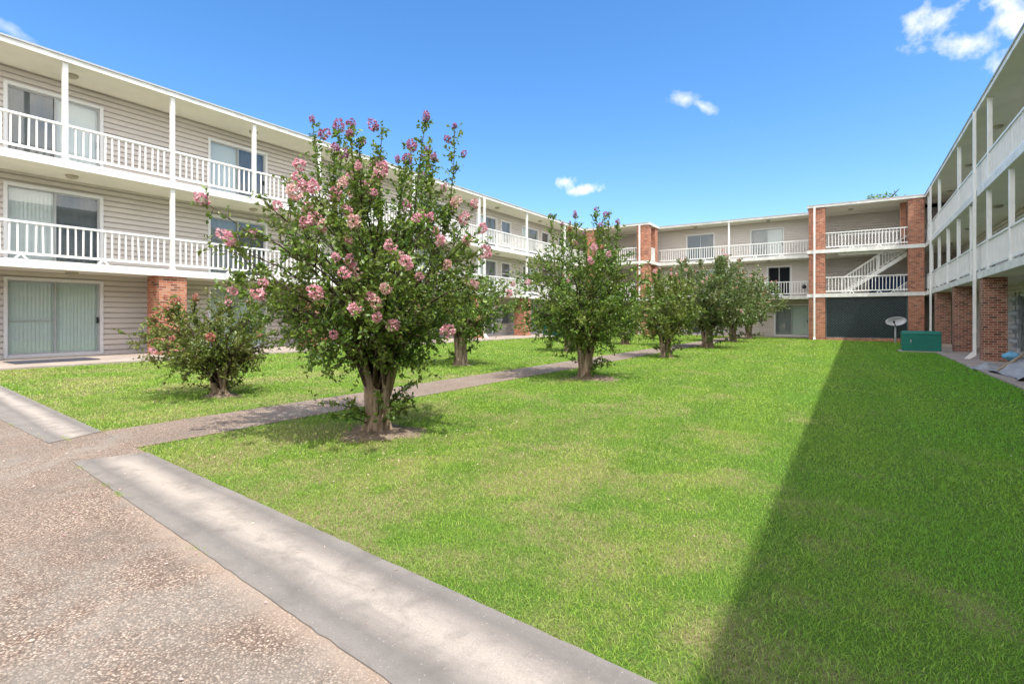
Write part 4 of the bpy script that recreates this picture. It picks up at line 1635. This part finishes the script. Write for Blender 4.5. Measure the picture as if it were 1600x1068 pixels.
def crape(base, label, H, rx, off=0.0, trunk_h=.6, trunk_r=.2, nstem=30, nbr=13, leaf=.05, ntw=4, lpt=8, nflow=20, shoots=8, shoot_h=.9,
          low=.5, seed=1, leafm='leaf', kinds=('pink', 'pale'), sprigs=5, flat=1.0, vee=.35, sprig_d=1.0, top_off=0.0, zc=None):
    rg = np.random.default_rng(seed)
    x, y = base
    root = empty('crape_myrtle', (x, y, g(x)), label, 'tree', 'crape myrtles lining the garden path')
    right = np.array([math.cos(YAW), math.sin(YAW), 0])
    tr = MB()
    # trunk: fused gnarled stems
    nt = 7 if trunk_r > .12 else 5
    tops = []
    for i in range(nt):
        a = 2 * math.pi * i / nt + rg.uniform(-.3, .3)
        r0 = trunk_r * .70
        pts, rad = [], []
        tw = rg.uniform(-.5, .5)
        for k in range(7):
            f = k / 6
            rr = r0 * (.92 - .30 * f + .62 * f ** 2.2) * (1 + .12 * math.sin(5 * f + i))
            pts.append((rr * math.cos(a + tw * f), rr * math.sin(a + tw * f), -.05 + (trunk_h + .05) * f * rg.uniform(.97, 1.03)))
            rad.append(trunk_r * (.56 - .20 * f) * rg.uniform(.88, 1.12) * (1.25 if k == 0 else 1))
        tr.tube(pts, rad, 'bark', 9)
        tops.append(np.array(pts[-1]))
    # root flare
    for i in range(7):
        a = 2 * math.pi * i / 7 + .4
        tr.tube([(trunk_r * .62 * math.cos(a), trunk_r * .62 * math.sin(a), .45 * trunk_h), (trunk_r * 1.1 * math.cos(a), trunk_r * 1.1 * math.sin(a), .04),
                 (trunk_r * 1.7 * math.cos(a + .1), trunk_r * 1.7 * math.sin(a + .1), -.03)], [trunk_r * .30, trunk_r * .28, trunk_r * .10], 'bark', 7)
    # limbs forking from the head of the trunk
    for i in range(nt + 2):
        a = 2 * math.pi * i / (nt + 2) + rg.uniform(-.3, .3)
        t0 = tops[i % nt]
        L_ = rg.uniform(.35, .65) * (.5 + trunk_h)
        c_, s2 = math.cos(a), math.sin(a)
        p1 = t0 + np.array([c_ * L_ * .18, s2 * L_ * .18, L_ * .5])
        p2 = t0 + np.array([c_ * L_ * .42, s2 * L_ * .42, L_])
        tr.tube([t0 - np.array([0, 0, .1]), p1, p2], [trunk_r * .30, trunk_r * .20, trunk_r * .11], 'bark', 7, False)
    tr.build('trunk', root, smooth=True)
    br = MB()
    LP, LD, LS = [], [], []
    ends = []
    zt = H - shoot_h                      # height of the dense crown
    zmid = zc if zc else low + (zt - low) * .50
    rz = (zt - low) / 2
    cen = np.array([0, 0, zmid]) + right * off
    gold = math.pi * (3 - math.sqrt(5))

    def leaves_along(p0, p1, n, sz, spread=.5):
        n = int(n)
        if n < 1: return
        t_ = rg.random(n)
        pos = p0 + (p1 - p0) * t_[:, None]
        ax_ = (p1 - p0) / (np.linalg.norm(p1 - p0) + 1e-6)
        dr = rg.normal(size=(n, 3)) * .8 + ax_ * spread + np.array([0, 0, .05])
        LP.append(pos); LD.append(dr); LS.append(sz * rg.uniform(.65, 1.25, n))

    def curve(p0, p1, bend, k=5):
        mid = (p0 + p1) / 2 + bend
        return [(1 - t) ** 2 * p0 + 2 * t * (1 - t) * mid + t * t * p1 for t in np.linspace(0, 1, k)]

    for i in range(nstem):
        zf = 1 - 1.55 * (i + .5) / nstem          # 1 .. -.55
        th = gold * i + rg.uniform(-.25, .25)
        rr = max(0.0, 1 - zf * zf) ** (.34 if zf > 0 else .5)
        wob = rg.uniform(.70, .96) * (1 + vee * min(0, zf))
        tgt = cen + np.array([rx * rr * math.cos(th) * wob, rx * rr * math.sin(th) * wob, rz * zf * flat * rg.uniform(.76, .94)])
        st = tops[rg.integers(0, len(tops))] * np.array([.9, .9, 1]) - np.array([0, 0, .08])
        bend = np.array([-(tgt - st)[0] * .22, -(tgt - st)[1] * .22, .30 * abs(tgt[2] - st[2]) + .12])
        pts = curve(st, tgt, bend, 7)
        pts = [p + (rg.normal(0, .018, 3) if 0 < k < 6 else 0) for k, p in enumerate(pts)]
        r0 = trunk_r * rg.uniform(.10, .17) + .004
        br.tube(pts, list(np.linspace(r0, .005, 7)), 'twig_bark', 6, False)
        ln = np.linalg.norm(tgt - st)
        P_ = np.array(pts)
        for b in range(nbr):
            f = rg.uniform(.28, 1.0)
            idx = f * 6
            k = min(5, int(idx))
            p0 = P_[k] + (P_[k + 1] - P_[k]) * (idx - k)
            ax_ = (P_[k + 1] - P_[k]); ax_ /= np.linalg.norm(ax_) + 1e-6
            out = p0 - cen; out /= np.linalg.norm(out) + 1e-6
            d = ax_ * .5 + out * .45 + rg.normal(0, .55, 3) + np.array([0, 0, .12])
            d /= np.linalg.norm(d)
            bl = rx * rg.uniform(.14, .34)
            p1 = p0 + d * bl
            if p1[2] < .18: continue
            br.tube([p0, (p0 + p1) / 2 + rg.normal(0, .015, 3), p1], [.006, .004, .002], 'twig_bark', 4, False)
            leaves_along(p0, p1, lpt * .9, leaf)
            for w_ in range(ntw):
                q0 = p0 + (p1 - p0) * rg.uniform(.3, 1)
                dd = d * .8 + rg.normal(0, .6, 3)
                dd /= np.linalg.norm(dd)
                q1 = q0 + dd * rx * rg.uniform(.07, .17)
                if leaf < .07:
                    br.tube([q0, q1], [.003, .0015], 'twig_bark', 3, False)
                leaves_along(q0, q1, lpt, leaf)
            ends.append((p1, d))
    # long upright sprigs rising from the crown top, leafy to the tip
    for i in range(shoots):
        th = rg.uniform(0, 2 * math.pi)
        r_ = rx * .50 * math.sqrt(rg.random())
        p0 = cen + np.array([r_ * math.cos(th), r_ * math.sin(th), rz * .45]) + right * top_off
        tipz = zt + shoot_h * (rg.uniform(.35, 1.0) if i else 1.0)
        p1 = np.array([p0[0] * 1.18 + rg.normal(0, .06), p0[1] * 1.18 + rg.normal(0, .06), tipz])
        pts = curve(p0, p1, rg.normal(0, .05, 3), 6)
        br.tube(pts, list(np.linspace(.008, .003, 6)), 'twig_bark', 5, False)
        for k in range(5):
            leaves_along(np.array(pts[k]), np.array(pts[k + 1]), lpt * 2.2, leaf * .85, .3)
        P6 = np.array(pts)
        for w_ in range(int(46 * sprig_d)):
            f = rg.uniform(.0, .97) * 5
            k = min(4, int(f))
            q0 = P6[k] + (P6[k + 1] - P6[k]) * (f - k)
            dd = np.array([rg.normal(0, .8), rg.normal(0, .8), .75]); dd /= np.linalg.norm(dd)
            q1 = q0 + dd * rg.uniform(.08, .26) * (rx / 1.4) * (1.15 - .11 * f)
            leaves_along(q0, q1, lpt * 1.1, leaf * .85)
            if f > 3 and leaf < .06 and rg.random() < .10:
                ends.append((q1, dd, 'tip'))
        ends.append((p1, np.array([0, 0, 1.]), 'tip'))
    # suckers low on the trunk
    for i in range(sprigs):
        th = rg.uniform(0, 2 * math.pi)
        p0 = np.array([trunk_r * .8 * math.cos(th), trunk_r * .8 * math.sin(th), rg.uniform(.15, .6) * trunk_h])
        ln = rg.uniform(.3, .75) * rx * .5
        p1 = p0 + np.array([math.cos(th) * ln, math.sin(th) * ln, rg.uniform(-.02, .3)])
        pts = curve(p0, p1, np.array([0, 0, .06]), 4)
        br.tube(pts, [.008, .006, .004, .002], 'twig_bark', 4, False)
        for k in range(3):
            leaves_along(np.array(pts[k]), np.array(pts[k + 1]), lpt * 1.6, leaf)
            q1 = np.array(pts[k + 1]) + rg.normal(0, .09, 3)
            leaves_along(np.array(pts[k + 1]), q1, lpt * 1.5, leaf)
    br.build('branches', root, smooth=True)
    pos = np.concatenate(LP); dr = np.concatenate(LD); sz = np.concatenate(LS)
    ok = pos[:, 2] > .08
    me = leaf_mesh('foliage', pos[ok], dr[ok], sz[ok], leafm, seed)
    link('foliage', me, root)
    # flower panicles at the outer ends
    score = []
    for e_ in ends:
        v = (e_[0] - cen) / np.array([rx, rx, rz])
        to_cam = np.array([-x, -y, 0]) / math.hypot(x, y)      # towards the camera; blooms are weighted to that side
        score.append(.45 * float(v @ to_cam) + np.linalg.norm(v) + (2.0 if len(e_) > 2 else 0) + rg.uniform(0, .75) + (.25 * v[2]))
    order = np.argsort(score)[::-1]
    chosen = []
    for j in order:
        p = ends[j][0]
        if len(chosen) >= nflow: break
        if all(np.linalg.norm(p - ends[c][0]) > rx * .085 for c in chosen):
            chosen.append(j)
    for n_, j in enumerate(chosen):
        tipk = len(ends[j]) > 2
        kd = 'violet' if (tipk and 'violet' in kinds) else kinds[int(rg.integers(0, len([k for k in kinds if k != 'violet'])))]
        d = ends[j][1]
        q = Vector((d[0], d[1], abs(d[2]) + .3)).to_track_quat('Z', 'Y').to_euler()
        fo = link('flower_cluster', panicle_mesh(kd, int(rg.integers(0, 5)), 1.0 if leaf < .07 else .4), root, tuple(ends[j][0] - .03 * d), q)
        s_ = rg.uniform(.38, .78) * (.85 if tipk else 1)
        fo.scale = (s_, s_, s_ * rg.uniform(.8, 1.25))
    return root


crape(TREES[0], 'largest crape myrtle nearest the camera, pink blooms and thick pale trunk beside the path', 3.58, 1.52, off=-.20, vee=.7, trunk_h=.52, trunk_r=.135,
      nstem=46, nbr=15, leaf=.052, ntw=5, lpt=7, nflow=98, shoots=19, shoot_h=.74, low=.50, seed=5, kinds=('pink', 'pink', 'pale', 'violet'), sprigs=12, top_off=.22)
crape(TREES[1], 'second crape myrtle right of the path, tall pointed crown with few pink blooms', 3.62, 1.72, vee=.5, trunk_h=.55, trunk_r=.15, nstem=40, nbr=14, leaf=.062,
      ntw=4, lpt=8, nflow=18, shoots=10, shoot_h=.70, low=.32, seed=8, kinds=('pink', 'pink', 'faded', 'violet'), sprigs=6, off=-.1)
crape(TREES[2], 'small bushy crape myrtle third along the right of the path, with two reddish blooms', 2.95, 1.30, trunk_h=.5, trunk_r=.15, nstem=26, nbr=11, leaf=.085,
      ntw=4, lpt=6, nflow=6, shoots=6, shoot_h=.35, low=.22, seed=12, leafm='leaf_yellowish', kinds=('faded', 'pink'), sprigs=5)
crape(TREES[3], 'broad round crape myrtle before the back wing, fourth along the right of the path', 4.05, 2.45, trunk_h=.75, trunk_r=.21, nstem=42, nbr=13, leaf=.11,
      ntw=4, lpt=6, nflow=30, shoots=8, shoot_h=.35, low=.45, seed=15, leafm='leaf_dusty', kinds=('pale', 'faded'), sprigs=3)
crape(TREES[4], 'pale blooming crape myrtle fifth along the right of the path, behind the broad round one', 3.95, 2.1, trunk_h=.75, trunk_r=.16, nstem=26, nbr=11, leaf=.13,
      ntw=4, lpt=5, nflow=30, shoots=6, shoot_h=.4, low=.5, seed=19, leafm='leaf_dusty', kinds=('pale', 'faded'), sprigs=2)
crape(TREES[5], 'farthest crape myrtle right of the path, faded pink blooms, beside the back wing sliding door', 4.1, 2.3, trunk_h=.8, trunk_r=.18, nstem=26, nbr=11, leaf=.14,
      ntw=4, lpt=5, nflow=40, shoots=6, shoot_h=.4, low=.55, seed=23, leafm='leaf_dusty', kinds=('pale', 'faded'), sprigs=2)
crape(TREES[6], 'low spreading open shrubby crape myrtle nearest on the left lawn, before the brick column', 1.62, 1.08, off=-.22, trunk_h=.22, trunk_r=.12, nstem=34, nbr=12, leaf=.050,
      ntw=4, lpt=6, nflow=16, shoots=4, shoot_h=.12, low=.20, seed=27, leafm='leaf_yellowish', kinds=('faded', 'faded', 'pink'), sprigs=6)
crape(TREES[7], 'second crape myrtle on the left lawn, dense green crown and single pale trunk', 2.65, 1.50, trunk_h=.75, trunk_r=.155, nstem=30, nbr=12, leaf=.075,
      ntw=4, lpt=6, nflow=4, shoots=5, shoot_h=.3, low=.5, seed=31, kinds=('pink', 'faded'), sprigs=4)
crape(TREES[8], 'third crape myrtle on the left lawn, mostly hidden behind the tall pointed one', 2.9, 1.25, trunk_h=.6, trunk_r=.15, nstem=24, nbr=11, leaf=.09,
      ntw=4, lpt=6, nflow=6, shoots=4, shoot_h=.3, low=.6, seed=35, kinds=('pink', 'faded'), sprigs=3)
crape(TREES[9], 'dark low crape myrtle far along the left lawn, behind the path', 2.6, 1.2, trunk_h=.6, trunk_r=.17, nstem=22, nbr=11, leaf=.11,
      ntw=4, lpt=6, nflow=4, shoots=3, shoot_h=.2, low=.5, seed=39, kinds=('pink', 'faded'), sprigs=3)
crape(TREES[10], 'farthest crape myrtle on the left lawn, near the left stair tower', 3.0, 1.3, trunk_h=.6, trunk_r=.16, nstem=22, nbr=10, leaf=.13,
      ntw=4, lpt=5, nflow=6, shoots=3, shoot_h=.2, low=.6, seed=43, leafm='leaf_yellowish', kinds=('pale', 'faded'), sprigs=2)


# a tree beyond the roof whose top just shows
def far_tree(x, y, H, rx, label, seed):
    rg = np.random.default_rng(seed)
    root = empty('background_tree', (x, y, g(x)), label, 'tree')
    mb = MB()
    mb.tube([(0, 0, -.2), (.1, 0, H * .3), (0, .1, H * .6), (.1, 0, H * .9)], [.35, .26, .18, .05], 'twig_bark', 10)
    for i in range(14):
        a = i * 2.4
        z = H * (.35 + .04 * i)
        mb.tube([(0, 0, z), (rx * .5 * math.cos(a), rx * .5 * math.sin(a), z + .9), (rx * .8 * math.cos(a), rx * .8 * math.sin(a), z + 1.4)], [.1, .06, .02], 'twig_bark', 6, False)
    mb.build('trunk', root, smooth=True)
    n = 9000
    cl = rg.normal(size=(90, 3)); cl /= np.linalg.norm(cl, axis=1)[:, None]
    cl = cl * (rg.uniform(.35, 1, 90) ** .5)[:, None] * np.array([rx, rx, H * .32]) + np.array([0, 0, H * .66])
    k = rg.integers(0, 90, n)
    pos = cl[k] + rg.normal(0, .26, (n, 3))
    pos[:, 2] = np.minimum(pos[:, 2], H - .5 * (np.hypot(pos[:, 0], pos[:, 1])) * rg.uniform(.6, 1.3, n))
    link('crown', leaf_mesh('crown', pos, rg.normal(size=(n, 3)), rg.uniform(.12, .25, n), 'leaf', seed), root)


far_tree(2.2, 56, 12.75, 1.5, 'dark tree top just showing above the right stair tower roof', 3)
